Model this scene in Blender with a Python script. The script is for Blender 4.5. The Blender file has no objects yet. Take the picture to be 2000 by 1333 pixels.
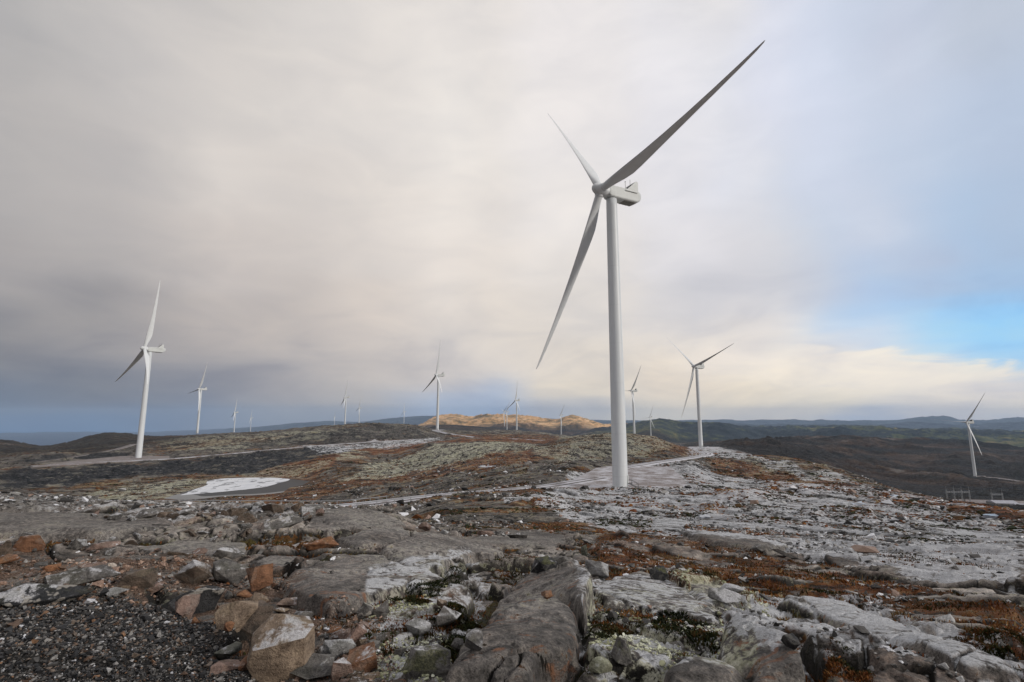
import bpy, bmesh, math, random
import numpy as np
from mathutils import Vector, Matrix

random.seed(7)
RNG = np.random.default_rng(11)
SC = bpy.context.scene
COL = SC.collection
PI = math.pi

# ------------------------------------------------------------------ camera
F = 1000.0                       # focal length in photograph pixels (2000 wide)
PITCH = math.atan((820 - 666.5) / F)
CP, SP = math.cos(PITCH), math.sin(PITCH)
cam_d = bpy.data.cameras.new("camera")
cam_d.sensor_width = 36.0
cam_d.lens = F / 2000 * 36
cam_d.clip_start = 0.05
cam_d.clip_end = 90000
cam = bpy.data.objects.new("camera", cam_d)
COL.objects.link(cam)
cam.location = (0, 0, 0)
cam.rotation_euler = (PI / 2 + PITCH, 0, 0)
SC.camera = cam


def lin(c):
    c = c / 255.0
    return c / 12.92 if c <= 0.04045 else ((c + 0.055) / 1.055) ** 2.4


def ray(px, py):
    """direction of a photograph pixel as (X/Y, Z/Y)"""
    V = -(py - 666.5) / F
    yv = CP - SP * V
    return (px - 1000) / F / yv, (SP + CP * V) / yv


# ------------------------------------------------------------------ node helpers
class NT:
    def __init__(self, tree):
        self.t = tree
        tree.nodes.clear()

    def n(self, typ, **kw):
        nd = self.t.nodes.new(typ)
        for k, v in kw.items():
            if hasattr(nd, k):
                setattr(nd, k, v)
            else:
                raise KeyError(k)
        return nd

    def link(self, a, b):
        self.t.links.new(a, b)

    def put(self, sock, v):
        if isinstance(v, bpy.types.NodeSocket):
            self.link(v, sock)
        else:
            if sock.type == 'RGBA' and len(v) == 3:
                v = (*v, 1)
            sock.default_value = v

    def math(self, op, a, b=0.0, c=None, clamp=False):
        nd = self.n('ShaderNodeMath', operation=op, use_clamp=clamp)
        self.put(nd.inputs[0], a)
        self.put(nd.inputs[1], b)
        if c is not None:
            self.put(nd.inputs[2], c)
        return nd.outputs[0]

    def mix(self, f, a, b, blend='MIX'):
        nd = self.n('ShaderNodeMix', data_type='RGBA', blend_type=blend)
        self.put(nd.inputs[0], f)
        self.put(nd.inputs[6], a)
        self.put(nd.inputs[7], b)
        return nd.outputs[2]

    def mr(self, v, a, b, c=0.0, d=1.0, smooth=True):
        nd = self.n('ShaderNodeMapRange', interpolation_type='SMOOTHSTEP' if smooth else 'LINEAR')
        nd.inputs[1].default_value = a
        nd.inputs[2].default_value = b
        nd.inputs[3].default_value = c
        nd.inputs[4].default_value = d
        self.put(nd.inputs[0], v)
        return nd.outputs[0]

    def noise(self, vec, scale, detail=4, rough=0.5, dist=0.0):
        nd = self.n('ShaderNodeTexNoise')
        if vec is not None:
            self.link(vec, nd.inputs['Vector'])
        nd.inputs['Scale'].default_value = scale
        nd.inputs['Detail'].default_value = detail
        nd.inputs['Roughness'].default_value = rough
        nd.inputs['Distortion'].default_value = dist
        return nd.outputs['Fac']

    def mapping(self, vec, scale=(1, 1, 1), rot=(0, 0, 0), loc=(0, 0, 0)):
        nd = self.n('ShaderNodeMapping')
        self.link(vec, nd.inputs[0])
        nd.inputs['Scale'].default_value = scale
        nd.inputs['Rotation'].default_value = rot
        nd.inputs['Location'].default_value = loc
        return nd.outputs[0]

    def attr(self, name):
        return self.n('ShaderNodeAttribute', attribute_name=name).outputs

    def ramp(self, fac, stops, interp='LINEAR'):
        nd = self.n('ShaderNodeValToRGB')
        cr = nd.color_ramp
        cr.interpolation = interp
        while len(cr.elements) < len(stops):
            cr.elements.new(0.5)
        for e, (p, c) in zip(cr.elements, sorted(stops, key=lambda s: s[0])):
            e.position = p
            e.color = c if len(c) == 4 else (*c, 1)
        self.put(nd.inputs[0], fac)
        return nd.outputs


# ------------------------------------------------------------------ world: broken cloud over a cold blue sky
SUN_AZ, SUN_EL = math.radians(112), math.radians(19)    # clockwise from the view direction
world = bpy.data.worlds.new("World")
SC.world = world
world.use_nodes = True
W = NT(world.node_tree)
# cloud colours seen in the photograph at (pixel x, pixel y): sRGB and how open the cloud is
SKY = [
    (0, 0, 172, 170, 170, 0), (400, 0, 198, 194, 191, 0), (900, 0, 217, 212, 209, 0), (1400, 0, 222, 219, 219, 0), (2000, 0, 188, 194, 206, .15),
    (0, 300, 179, 175, 173, 0), (450, 300, 210, 204, 199, 0), (900, 300, 228, 223, 218, 0), (1300, 300, 227, 225, 229, 0), (1620, 230, 209, 215, 231, .2), (2000, 300, 182, 194, 214, .25),
    (250, 150, 192, 188, 186, 0), (700, 150, 217, 212, 208, 0), (1100, 150, 225, 221, 221, 0), (1500, 120, 214, 217, 230, 0), (1400, 330, 217, 219, 228, 0), (1800, 150, 197, 203, 218, 0),
    (0, 500, 160, 156, 156, 0), (250, 450, 180, 175, 173, 0), (450, 500, 199, 191, 186, 0), (700, 420, 217, 210, 204, 0), (900, 500, 224, 216, 209, 0), (1100, 400, 228, 223, 220, 0), (1350, 480, 220, 218, 222, 0), (1700, 450, 200, 206, 220, .1), (2000, 480, 172, 188, 210, .2),
    (0, 680, 130, 129, 132, 0), (150, 620, 148, 145, 146, 0), (300, 650, 164, 158, 156, 0), (500, 640, 190, 181, 175, 0), (700, 640, 210, 200, 192, 0), (950, 620, 221, 212, 203, 0), (1150, 600, 216, 210, 205, 0), (1350, 600, 200, 199, 204, 0),
    (1550, 600, 194, 198, 210, .1), (1640, 635, 172, 206, 242, .7), (1720, 610, 162, 204, 245, .8), (1800, 650, 160, 214, 252, 1), (1900, 615, 146, 206, 252, 1), (1900, 655, 150, 214, 252, 1), (1990, 640, 138, 204, 252, 1), (1800, 585, 170, 188, 216, .3), (2000, 560, 162, 184, 214, .3), (1950, 685, 152, 210, 250, 1), (1990, 700, 158, 210, 248, 1), (1860, 690, 176, 218, 246, .8),
    (1900, 575, 172, 188, 212, .2), (1750, 560, 184, 192, 210, .1), (1650, 590, 186, 196, 216, .2), (1820, 540, 186, 194, 212, .1), (1400, 560, 208, 207, 212, 0),
    (1700, 665, 205, 216, 232, .4), (1560, 655, 228, 222, 216, 0), (1620, 695, 242, 232, 219, 0), (1750, 725, 240, 230, 217, 0), (1480, 670, 222, 215, 210, 0),
    (0, 790, 98, 108, 126, 0), (150, 760, 116, 119, 128, 0), (300, 770, 132, 132, 139, 0), (560, 760, 158, 155, 158, 0), (700, 770, 178, 174, 173, 0), (800, 740, 206, 196, 188, 0), (930, 780, 176, 188, 208, 0), (1100, 735, 226, 216, 204, 0),
    (1000, 700, 220, 211, 202, 0), (1100, 765, 236, 222, 200, 0), (1100, 790, 190, 190, 194, 0), (1300, 760, 234, 220, 202, 0), (1400, 700, 230, 221, 211, 0), (1550, 720, 246, 234, 216, 0), (1450, 775, 244, 230, 207, 0), (1700, 760, 236, 226, 210, 0), (1620, 780, 236, 226, 208, 0),
    (1850, 728, 236, 228, 218, 0), (2000, 745, 222, 216, 213, 0), (1900, 770, 226, 216, 206, 0), (1900, 795, 200, 200, 210, 0), (1980, 780, 206, 206, 214, 0),
    (0, 850, 70, 104, 146, 0), (0, 825, 78, 108, 146, 0), (150, 835, 88, 116, 152, 0), (400, 815, 114, 126, 148, 0), (650, 812, 142, 148, 160, 0), (930, 802, 150, 170, 200, 0), (1250, 805, 214, 208, 198, 0),
    (1500, 808, 214, 208, 202, 0), (1700, 808, 176, 186, 206, 0), (1800, 808, 180, 188, 206, 0), (2000, 808, 184, 194, 212, 0),
]
sk = []
for (x_, y_, r_, g_, b_, o_) in SKY:
    a_, t_ = ray(x_, y_)
    sk.append((math.atan(a_), math.atan(t_ / math.sqrt(1 + a_ * a_)), lin(r_), lin(g_), lin(b_), o_))
# the part of the sky behind and above the camera
for az_ in range(-180, 181, 30):
    if abs(az_) > 70:
        for el_, v_ in ((0, 95), (15, 130), (35, 178), (60, 212)):
            sk.append((math.radians(az_), math.radians(el_), lin(v_ + 2), lin(v_), lin(v_ + 2), 0))
for az_ in range(-180, 181, 30):
    sk.append((math.radians(az_), math.radians(72), lin(226), lin(223), lin(222), 0))
sk = np.array(sk)


def sky_at(az, el):
    d2 = ((sk[:, 0] - az) / 0.062) ** 2 + ((sk[:, 1] - el) / (0.014 + 0.13 * max(0, min(1, el / 0.5)))) ** 2
    w = 1.0 / (0.45 + d2) ** 2.2
    w /= w.sum()
    return (w[:, None] * sk[:, 2:]).sum(0)


geo = W.n('ShaderNodeTexCoord').outputs['Generated']
sep = W.n('ShaderNodeSeparateXYZ')
W.link(geo, sep.inputs[0])
az = W.math('ARCTAN2', sep.outputs[0], sep.outputs[1])
el = W.math('ARCSINE', sep.outputs[2])
# soft wind-drawn distortion of the cloud layout
cv = W.n('ShaderNodeCombineXYZ')
W.link(az, cv.inputs[0])
W.link(W.math('MULTIPLY', el, 2.6), cv.inputs[1])
nz1 = W.noise(cv.outputs[0], 2.2, 5, 0.52, 0.3)
nz2 = W.noise(W.mapping(cv.outputs[0], loc=(5, 3, 1)), 2.6, 5, 0.52, 0.3)
azw = W.math('MULTIPLY_ADD', W.math('SUBTRACT', nz1, 0.5), 0.16, az)
elw = W.math('MULTIPLY_ADD', W.math('SUBTRACT', nz2, 0.5), W.math('MULTIPLY_ADD', W.math('MAXIMUM', el, 0.0), 0.22, 0.030), el)
afac = W.math('DIVIDE', W.math('ADD', azw, PI), 2 * PI)
els = [-0.10, -0.035, -0.01, 0.006, 0.02, 0.034, 0.048, 0.062, 0.075, 0.087, 0.10, 0.113, 0.127, 0.143, 0.162, 0.19, 0.23, 0.30, 0.40, 0.55, 0.75, 1.1]
azs = [-180, -120, -80, -60, -47, -39, -31, -23, -15, -8, -2, 3, 8, 12, 16, 20, 23.5, 26.5, 29, 31, 33, 35, 37, 39, 41, 43, 46, 52, 62, 80, 120, 180]
cur = curA = None
for k, e_ in enumerate(els):
    stops = []
    for a_ in azs:
        c_ = sky_at(math.radians(a_), e_)
        stops.append(((a_ + 180) / 360, tuple(c_)))
    o = W.ramp(afac, stops)
    if cur is None:
        cur, curA = o[0], o[1]
    else:
        f_ = W.mr(elw, els[k - 1], e_)
        cur = W.mix(f_, cur, o[0])
        m_ = W.n('ShaderNodeMix', data_type='FLOAT')
        W.put(m_.inputs[0], f_)
        W.put(m_.inputs[2], curA)
        W.put(m_.inputs[3], o[1])
        curA = m_.outputs[0]
wisp = W.noise(cv.outputs[0], 5.5, 8, 0.55, 0.6)
big = W.noise(W.mapping(cv.outputs[0], loc=(1, 9, 4), scale=(1, 1.5, 1)), 1.5, 4, 0.5, 0.2)
cur = W.mix(1.0, cur, W.mix(1.0, W.mix(W.mr(el, .30, .08), W.ramp(wisp, [(0.30, (.94, .945, .955)), (0.70, (1.05, 1.045, 1.035))])[0], W.ramp(wisp, [(0.33, (.86, .875, .915)), (0.50, (1.0, 1.0, 1.0)), (0.66, (1.10, 1.085, 1.055))])[0]),
                            W.ramp(big, [(0.25, (.97, .975, .98)), (0.75, (1.045, 1.04, 1.035))])[0], 'MULTIPLY'), 'MULTIPLY')
# the cream cumulus bank low on the right, with a ragged upper edge against the blue
edge_n = W.noise(W.mapping(cv.outputs[0], loc=(2, 7, 5), scale=(1, 1.6, 1)), 7.5, 7, 0.55, 0.5)
top = W.math('ADD', W.math('MULTIPLY_ADD', W.math('SUBTRACT', az, 0.57), -0.24, 0.112), W.math('MULTIPLY', W.math('SUBTRACT', edge_n, 0.5), 0.11))
dlt = W.math('SUBTRACT', top, el)
bank = W.math('MULTIPLY', W.mr(dlt, -0.004, 0.012), W.math('MULTIPLY', W.mr(az, 0.42, 0.62), W.math('MULTIPLY', W.mr(dlt, 0.095, 0.045), W.mr(az, 1.3, 1.0))))
bankc = W.ramp(W.math('ADD', W.math('MULTIPLY', edge_n, .6), W.math('MULTIPLY', wisp, .4)), [(0.36, (lin(214), lin(210), lin(212))), (0.52, (lin(240), lin(231), lin(220))), (0.66, (lin(252), lin(241), lin(224)))])[0]
cur = W.mix(W.math('MULTIPLY', bank, .85), cur, bankc)
bgc = W.n('ShaderNodeBackground')
W.link(cur, bgc.inputs[0])
bgc.inputs[1].default_value = 1.09
skyt = W.n('ShaderNodeTexSky', sky_type='NISHITA')
skyt.sun_disc = False
skyt.sun_elevation = SUN_EL
skyt.sun_rotation = SUN_AZ
skyt.altitude = 400
bgs = W.n('ShaderNodeBackground')
W.link(skyt.outputs[0], bgs.inputs[0])
bgs.inputs[1].default_value = 0.12
mixs = W.n('ShaderNodeMixShader')
gap = W.math('MULTIPLY', curA, W.mr(wisp, 0.38, 0.60), clamp=True)
W.link(W.math('MULTIPLY', gap, 0.25), mixs.inputs[0])
W.link(bgc.outputs[0], mixs.inputs[1])
W.link(bgs.outputs[0], mixs.inputs[2])
wo = W.n('ShaderNodeOutputWorld')
W.link(mixs.outputs[0], wo.inputs[0])
world.cycles.sampling_method = 'MANUAL'
world.cycles.sample_map_resolution = 512

# ------------------------------------------------------------------ sun through thin cloud
sun_d = bpy.data.lights.new("sun", 'SUN')
sun_d.energy = 2.0
sun_d.angle = math.radians(7)
sun_d.color = (1.0, 0.95, 0.88)
sun = bpy.data.objects.new("sun", sun_d)
COL.objects.link(sun)
sv = Vector((math.sin(SUN_AZ) * math.cos(SUN_EL), math.cos(SUN_AZ) * math.cos(SUN_EL), math.sin(SUN_EL)))
sun.rotation_euler = (-sv).to_track_quat('-Z', 'Y').to_euler()
sun.location = (0, 0, 200)

SC.view_settings.view_transform = 'Standard'
SC.view_settings.look = 'None'
SC.view_settings.exposure = 0.0
SC.view_settings.gamma = 1.0
SC.render.engine = 'CYCLES'
SC.cycles.use_denoising = True
SC.cycles.max_bounces = 6
SC.cycles.diffuse_bounces = 3
SC.cycles.volume_bounces = 0
SC.cycles.use_adaptive_sampling = True


# ------------------------------------------------------------------ object helpers
def tag(o, label=None, cat=None, group=None, kind=None):
    if label:
        o['label'] = label
    if cat:
        o['category'] = cat
    if group:
        o['group'] = group
    if kind:
        o['kind'] = kind
    return o


def empty(name, loc=(0, 0, 0), rz=0):
    o = bpy.data.objects.new(name, None)
    o.location = loc
    o.rotation_euler = (0, 0, rz)
    o.empty_display_size = 0.5
    COL.objects.link(o)
    return o


def link_mesh(name, me, mat=None, parent=None):
    o = bpy.data.objects.new(name, me)
    if mat is not None and not me.materials:
        me.materials.append(mat)
    COL.objects.link(o)
    if parent is not None:
        o.parent = parent
    return o


def np_mesh(name, co, faces, smooth=True, attrs=None, fattrs=None):
    """faces: (n, k) int array"""
    me = bpy.data.meshes.new(name)
    nv, (nf, k) = len(co), faces.shape
    me.vertices.add(nv)
    me.vertices.foreach_set('co', np.ascontiguousarray(co, np.float32).ravel())
    me.loops.add(nf * k)
    me.loops.foreach_set('vertex_index', np.ascontiguousarray(faces, np.int32).ravel())
    me.polygons.add(nf)
    me.polygons.foreach_set('loop_start', np.arange(0, nf * k, k, dtype=np.int32))
    me.polygons.foreach_set('loop_total', np.full(nf, k, np.int32))
    me.polygons.foreach_set('use_smooth', np.full(nf, smooth, bool))
    for nm, a in (attrs or {}).items():
        at = me.attributes.new(nm, 'FLOAT', 'POINT')
        at.data.foreach_set('value', np.ascontiguousarray(a, np.float32))
    for nm, a in (fattrs or {}).items():
        at = me.attributes.new(nm, 'FLOAT', 'FACE')
        at.data.foreach_set('value', np.ascontiguousarray(a, np.float32))
    me.update(calc_edges=True)
    return me


def bm_mesh(name, bm, smooth=False):
    me = bpy.data.meshes.new(name)
    bm.to_mesh(me)
    bm.free()
    if smooth:
        me.polygons.foreach_set('use_smooth', [True] * len(me.polygons))
    return me


def add_box(bm, c, s, rot=None):
    m = Matrix.Translation(c)
    if rot is not None:
        m = m @ rot
    m = m @ Matrix.Diagonal((*s, 1))
    bmesh.ops.create_cube(bm, size=1, matrix=m)


def add_bar(bm, a, b, r, seg=6):
    a, b = Vector(a), Vector(b)
    d = b - a
    q = d.to_track_quat('Z', 'Y').to_matrix().to_4x4()
    bmesh.ops.create_cone(bm, cap_ends=True, segments=seg, radius1=r, radius2=r, depth=d.length,
                          matrix=Matrix.Translation((a + b) / 2) @ q)


# ------------------------------------------------------------------ numpy noise
def _h(ix, iy, seed):
    h = (ix.astype(np.int64) * 374761393 + iy.astype(np.int64) * 668265263 + seed * 1442695041) & 0xFFFFFFFF
    h = ((h ^ (h >> 13)) * 1274126177) & 0xFFFFFFFF
    h = ((h ^ (h >> 16)) * 2246822519) & 0xFFFFFFFF
    h ^= h >> 13
    return h.astype(np.float64) / 4294967296.0


def vn(x, y, seed=0):
    """smooth value noise, -1..1"""
    ix, iy = np.floor(x), np.floor(y)
    fx, fy = x - ix, y - iy
    fx = fx * fx * fx * (fx * (fx * 6 - 15) + 10)
    fy = fy * fy * fy * (fy * (fy * 6 - 15) + 10)
    a, b = _h(ix, iy, seed), _h(ix + 1, iy, seed)
    c, d = _h(ix, iy + 1, seed), _h(ix + 1, iy + 1, seed)
    return 2 * (a + (b - a) * fx + (c - a) * fy + (a - b - c + d) * fx * fy) - 1


def fbm(x, y, wl, octv, seed=0, gain=0.5):
    s = np.zeros_like(x)
    a, tot = 1.0, 0.0
    for k in range(octv):
        c_, s_ = math.cos(0.6 * k + seed), math.sin(0.6 * k + seed)
        s += a * vn((x * c_ - y * s_) / wl + 13.7 * k, (x * s_ + y * c_) / wl - 7.1 * k, seed * 31 + k)
        tot += a
        a *= gain
        wl *= 0.47
    return s / tot * 1.5


def voro(x, y, seed=0):
    """F1, F2 and two random numbers + local offset of the nearest cell"""
    ix, iy = np.floor(x), np.floor(y)
    f1 = np.full(x.shape, 9.0)
    f2 = np.full(x.shape, 9.0)
    r1 = np.zeros_like(x)
    r2 = np.zeros_like(x)
    r3 = np.zeros_like(x)
    ox = np.zeros_like(x)
    oy = np.zeros_like(x)
    for i in (-1, 0, 1):
        for j in (-1, 0, 1):
            cx, cy = ix + i, iy + j
            dx = cx + 0.1 + 0.8 * _h(cx, cy, seed) - x
            dy = cy + 0.1 + 0.8 * _h(cx, cy, seed + 77) - y
            d = np.sqrt(dx * dx + dy * dy)
            m = d < f1
            f2 = np.where(m, f1, np.minimum(f2, d))
            f1 = np.where(m, d, f1)
            r1 = np.where(m, _h(cx, cy, seed + 5), r1)
            r2 = np.where(m, _h(cx, cy, seed + 6), r2)
            r3 = np.where(m, _h(cx, cy, seed + 7), r3)
            ox = np.where(m, -dx, ox)
            oy = np.where(m, -dy, oy)
    return f1, f2, r1, r2, r3, ox, oy


def sst(x, a, b):
    t = np.clip((x - a) / (b - a), 0, 1)
    return t * t * (3 - 2 * t)


# ------------------------------------------------------------------ the lie of the land, as lines followed across the view
# each line: (photograph x, distance ahead in metres, photograph y) or (x, distance, None, height below the eye)
H = None
RINGS = [
    [(-400, 1.6, H, -1.70), (1000, 1.6, H, -1.70), (2400, 1.6, H, -1.70)],
    [(-400, 3.65, H, -1.72), (500, 3.65, H, -1.72), (1000, 3.65, H, -1.66), (1500, 3.65, H, -1.72), (2400, 3.65, H, -1.78)],
    [(-400, 6, H, -2.02), (1000, 6, H, -2.02), (1500, 6, H, -2.2), (2400, 6, H, -2.3)],
    [(-400, 10, H, -2.60), (700, 10, H, -2.62), (1000, 10, H, -2.75), (1211, 10, H, -2.95), (1600, 10, H, -3.15), (2400, 10, H, -3.3)],
    [(-400, 16, H, -3.1), (600, 16, H, -3.15), (800, 16, H, -3.4), (950, 16, H, -3.9), (1211, 16, H, -4.2), (2400, 16, H, -4.9)],
    [(-400, 24, 976), (0, 24, 978), (200, 24, 986), (500, 24, 991), (650, 24, 993), (760, 24, 1004), (830, 24, 1040), (900, 24, 1053), (1050, 24, 1056), (1211, 24, 1062), (1600, 24, 1072), (2400, 24, 1090)],
    [(-400, 45, H, -9.5), (500, 45, H, -9.5), (700, 45, H, -9.3), (800, 45, 1022), (900, 45, 1012), (1050, 45, 1022), (1211, 45, 1030), (1600, 45, 1038), (2000, 45, 1050), (2400, 45, 1060)],
    [(-400, 80, H, -15.5), (550, 80, H, -15.5), (700, 80, H, -15), (800, 80, H, -14.2), (870, 80, 990), (1000, 80, 985), (1211, 80, 994), (1450, 80, 996), (1700, 80, 1005), (2000, 80, 1022), (2400, 75, 1040)],
    [(-400, 112, H, -18.2), (400, 112, H, -18.2), (600, 112, 989), (690, 114, 988), (850, 128, 971), (930, 135, 962), (1050, 148, 951), (1211, 148, 951), (1340, 148, 951), (1450, 145, 954), (1600, 140, 966), (1800, 125, 985), (2000, 105, 1006), (2400, 95, 1020)],
    [(-400, 215, H, -33), (0, 215, H, -33.5), (250, 235, H, -36), (600, 240, H, -36), (750, 230, 966), (900, 215, 945), (1050, 210, 925), (1120, 215, H, -18.7), (1340, 215, H, -18.8), (1400, 225, 922), (1500, 225, 930), (1600, 205, 940), (1740, 175, 962), (1850, 150, 982), (2000, 120, 1002), (2400, 110, 1015)],
    [(-400, 290, 950), (0, 295, 946), (250, 335, 931), (480, 345, H, -35.6), (600, 370, 908), (660, 370, 904), (750, 320, 928), (850, 320, 915), (960, 315, 900), (1050, 300, 897), (1130, 285, 899), (1211, 280, 899), (1300, 275, 896), (1350, 285, 893), (1420, 320, 890), (1500, 310, 893), (1560, 285, 900), (1640, 250, 921), (1740, 195, 955), (1850, 162, 980), (2000, 130, 1003), (2400, 120, 1015)],
    [(-400, 327, 925), (0, 327, 921), (60, 330, 917), (250, 372, 905), (480, 428, 884.5), (560, 448, 877), (650, 470, 871), (750, 420, 896), (850, 430, 878), (950, 450, 867), (1050, 440, 870), (1110, 430, 855), (1150, 425, 850), (1211, 420, 847), (1270, 420, 853), (1330, 400, 876), (1400, 440, 882), (1480, 400, 896), (1560, 370, H, -32), (1640, 340, H, -36), (1740, 290, H, -38), (1850, 260, H, -40), (2000, 230, H, -42), (2400, 200, H, -42)],
    [(-400, 440, 905), (0, 440, 898), (60, 440, H, -30.2), (300, 445, H, -30.0), (380, 445, H, -28.5), (480, 450, H, -26.6), (650, 492, H, -22.6), (850, 545, H, -19.3), (950, 560, 857), (1050, 560, 861), (1211, 520, H, -19), (1300, 520, H, -26), (1369, 561, H, -29.7), (1450, 540, 884), (1560, 500, H, -48), (1700, 480, H, -60), (1850, 400, H, -61), (2000, 385, H, -60.5), (2400, 380, H, -60)],
    [(-400, 600, 890), (0, 600, 884), (120, 600, 884), (230, 600, 877), (300, 620, 866), (388, 640, 856), (480, 600, 852), (600, 560, 849), (700, 580, 840), (800, 600, 842), (850, 760, H, -16.4), (950, 700, 850), (1050, 720, 856), (1211, 700, H, -45), (1300, 700, H, -52), (1400, 720, 878), (1500, 760, 884), (1600, 700, 912), (1750, 640, 945), (1850, 620, 955), (2000, 620, 962), (2400, 620, 962)],
    [(-400, 860, 862), (0, 880, 861), (90, 1000, 873), (210, 1000, 847), (290, 1000, 853), (388, 1010, 850.5), (457, 950, 847), (560, 800, 839), (640, 700, 833.5), (730, 690, 828), (800, 720, 832), (850, 825, H, -16.3), (900, 850, 843), (1008, 880, 845), (1100, 880, 855), (1211, 880, H, -62), (1300, 900, H, -70), (1400, 900, 872), (1500, 900, 876), (1650, 860, 908), (1800, 845, 929), (1898, 860, H, -92), (1960, 870, 938), (2100, 900, 945), (2400, 900, 945)],
    [(-400, 1250, 900), (0, 1250, 900), (210, 1250, 890), (388, 1250, H, -60), (640, 1100, H, -50), (850, 1100, H, -35), (950, 1150, 846), (1008, 1475, H, -32), (1100, 1400, 852), (1211, 1300, H, -90), (1330, 1300, H, -85), (1450, 1150, 872), (1600, 1150, 884), (1750, 1150, 893), (1900, 1150, 890), (2000, 1150, 899), (2400, 1150, 899)],
    [(-400, 1700, H, -230), (0, 1700, H, -230), (388, 1800, H, -160), (640, 1800, H, -90), (850, 1800, H, -60), (1000, 1800, H, -50), (1100, 1900, 853), (1211, 1800, H, -80), (1330, 1700, 866), (1450, 1650, 864), (1500, 1650, 861), (1600, 1650, 857), (1700, 1650, 860), (1800, 1650, 866), (1900, 1650, 871), (2000, 1650, 880), (2400, 1650, 880)],
    [(-400, 2400, H, -300), (0, 2400, H, -300), (388, 2400, H, -260), (640, 2400, H, -110), (800, 2600, H, -75), (860, 2400, 831), (930, 2500, 833), (985, 2700, H, -46), (1030, 2700, 848), (1096, 2350, H, -67), (1211, 2400, H, -100), (1272, 2250, H, -77), (1330, 2300, H, -130), (1450, 2300, H, -150), (1600, 2300, H, -160), (2000, 2300, H, -170), (2400, 2300, H, -170)],
    [(-400, 3500, H, -300), (0, 3500, H, -300), (450, 3600, H, -230), (640, 3600, H, -120), (788, 3500, H, -60), (860, 3500, H, -100), (1000, 3500, H, -110), (1096, 3500, H, -120), (1190, 3500, 838), (1240, 3500, 832), (1290, 3400, 823), (1330, 3400, 829), (1400, 3300, 833), (1440, 3300, 842), (1490, 3300, 856), (1560, 3300, 852), (1640, 3300, 843), (1760, 3300, 847), (1900, 3300, 852), (2000, 3300, 856), (2400, 3300, 856)],
    [(-400, 5200, H, -300), (0, 5200, H, -300), (450, 5200, H, -260), (652, 5000, H, -80), (760, 5200, H, -150), (800, 5200, 842), (830, 5200, 828), (855, 5200, 817), (885, 5200, 813), (920, 5200, 818), (950, 5200, 812), (1010, 5200, 813), (1050, 5200, 816), (1082, 5200, 820), (1115, 5200, 815), (1150, 5200, 824), (1180, 5200, 833), (1230, 5200, 834), (1290, 5200, 838), (1400, 5200, 838), (1500, 5200, 836), (1640, 5200, 838), (1900, 5200, 845), (2000, 5200, 846), (2400, 5200, 846)],
    [(-400, 6200, H, -320), (0, 6200, H, -320), (500, 6200, H, -320), (800, 6200, H, -250), (1200, 6200, H, -200), (1500, 6200, H, -190), (2000, 6200, H, -220), (2400, 6200, H, -220)],
    [(-400, 8000, H, -320), (0, 8000, H, -320), (500, 8000, H, -320), (800, 8000, H, -250), (1200, 8000, H, -120), (1300, 8000, 832), (1400, 8000, 827), (1500, 8000, 833), (1600, 8000, 829), (1700, 8000, 833), (1800, 8000, 828), (1900, 8000, 832), (2000, 8000, 828), (2400, 8000, 828)],
    [(-400, 9500, H, -320), (0, 9500, H, -320), (500, 9500, H, -320), (800, 9500, H, -280), (1200, 9500, H, -250), (1500, 9500, H, -220), (2000, 9500, H, -220), (2400, 9500, H, -220)],
    [(-400, 11500, H, -320), (300, 11500, H, -320), (480, 11500, 840), (540, 11500, 833), (590, 11500, 828), (640, 11500, 825), (700, 11500, 827), (760, 11500, 820), (830, 11500, 815), (900, 11500, 814), (960, 11500, 815), (1050, 11500, 819), (1250, 11500, 824), (1450, 11500, 822), (1560, 11500, 821), (1650, 11500, 822), (1750, 11500, 820), (1795, 11500, 815), (1835, 11500, 814), (1880, 11500, 821), (1930, 11500, 822), (1990, 11500, 817), (2080, 11500, 815), (2400, 11500, 818)],
    [(-400, 15800, H, -330), (2400, 15800, H, -330)],
]


def ring_pts(rg):
    out = []
    for p in rg:
        x, Y = p[0], p[1]
        if p[2] is not None:
            a, t = ray(x, p[2])
            z = Y * t
        else:
            z = p[3]
            s = z / Y
            V = (s * CP - SP) / (CP + s * SP)
            a = (x - 1000) / F / (CP - SP * V)
        out.append((math.atan(a), math.log(Y * math.sqrt(1 + a * a)), z))
    return np.array(sorted(out))


RP = [ring_pts(r) for r in RINGS]


def smooth_interp(x, xp, fp):
    """monotone cubic through points"""
    h = np.diff(xp)
    d = np.diff(fp) / h
    m = np.zeros_like(fp)
    if len(xp) > 2:
        w1, w2 = 2 * h[1:] + h[:-1], h[1:] + 2 * h[:-1]
        ok = d[1:] * d[:-1] > 0
        den = np.where(ok, w1 / np.where(ok, d[:-1], 1) + w2 / np.where(ok, d[1:], 1), 1)
        m[1:-1] = np.where(ok, (w1 + w2) / den, 0)
    m[0], m[-1] = d[0], d[-1]
    x = np.clip(x, xp[0], xp[-1])
    i = np.clip(np.searchsorted(xp, x) - 1, 0, len(xp) - 2)
    t = (x - xp[i]) / h[i]
    return ((2 * t ** 3 - 3 * t ** 2 + 1) * fp[i] + (t ** 3 - 2 * t ** 2 + t) * h[i] * m[i]
            + (-2 * t ** 3 + 3 * t ** 2) * fp[i + 1] + (t ** 3 - t ** 2) * h[i] * m[i + 1])


AZ_T = np.radians(np.arange(-60, 60.01, 0.1))
LR_T = np.linspace(math.log(1.0), math.log(16000.0), 1400)


def build_table():
    R = np.array([smooth_interp(AZ_T, p[:, 0], p[:, 1]) for p in RP])
    Z = np.array([smooth_interp(AZ_T, p[:, 0], p[:, 2]) for p in RP])
    for k in range(1, len(R)):
        R[k] = np.maximum(R[k], R[k - 1] + 0.03)
    T = np.zeros((len(AZ_T), len(LR_T)))
    for i in range(len(AZ_T)):
        T[i] = smooth_interp(LR_T, R[:, i], Z[:, i])
    return T


TAB = build_table()


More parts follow.
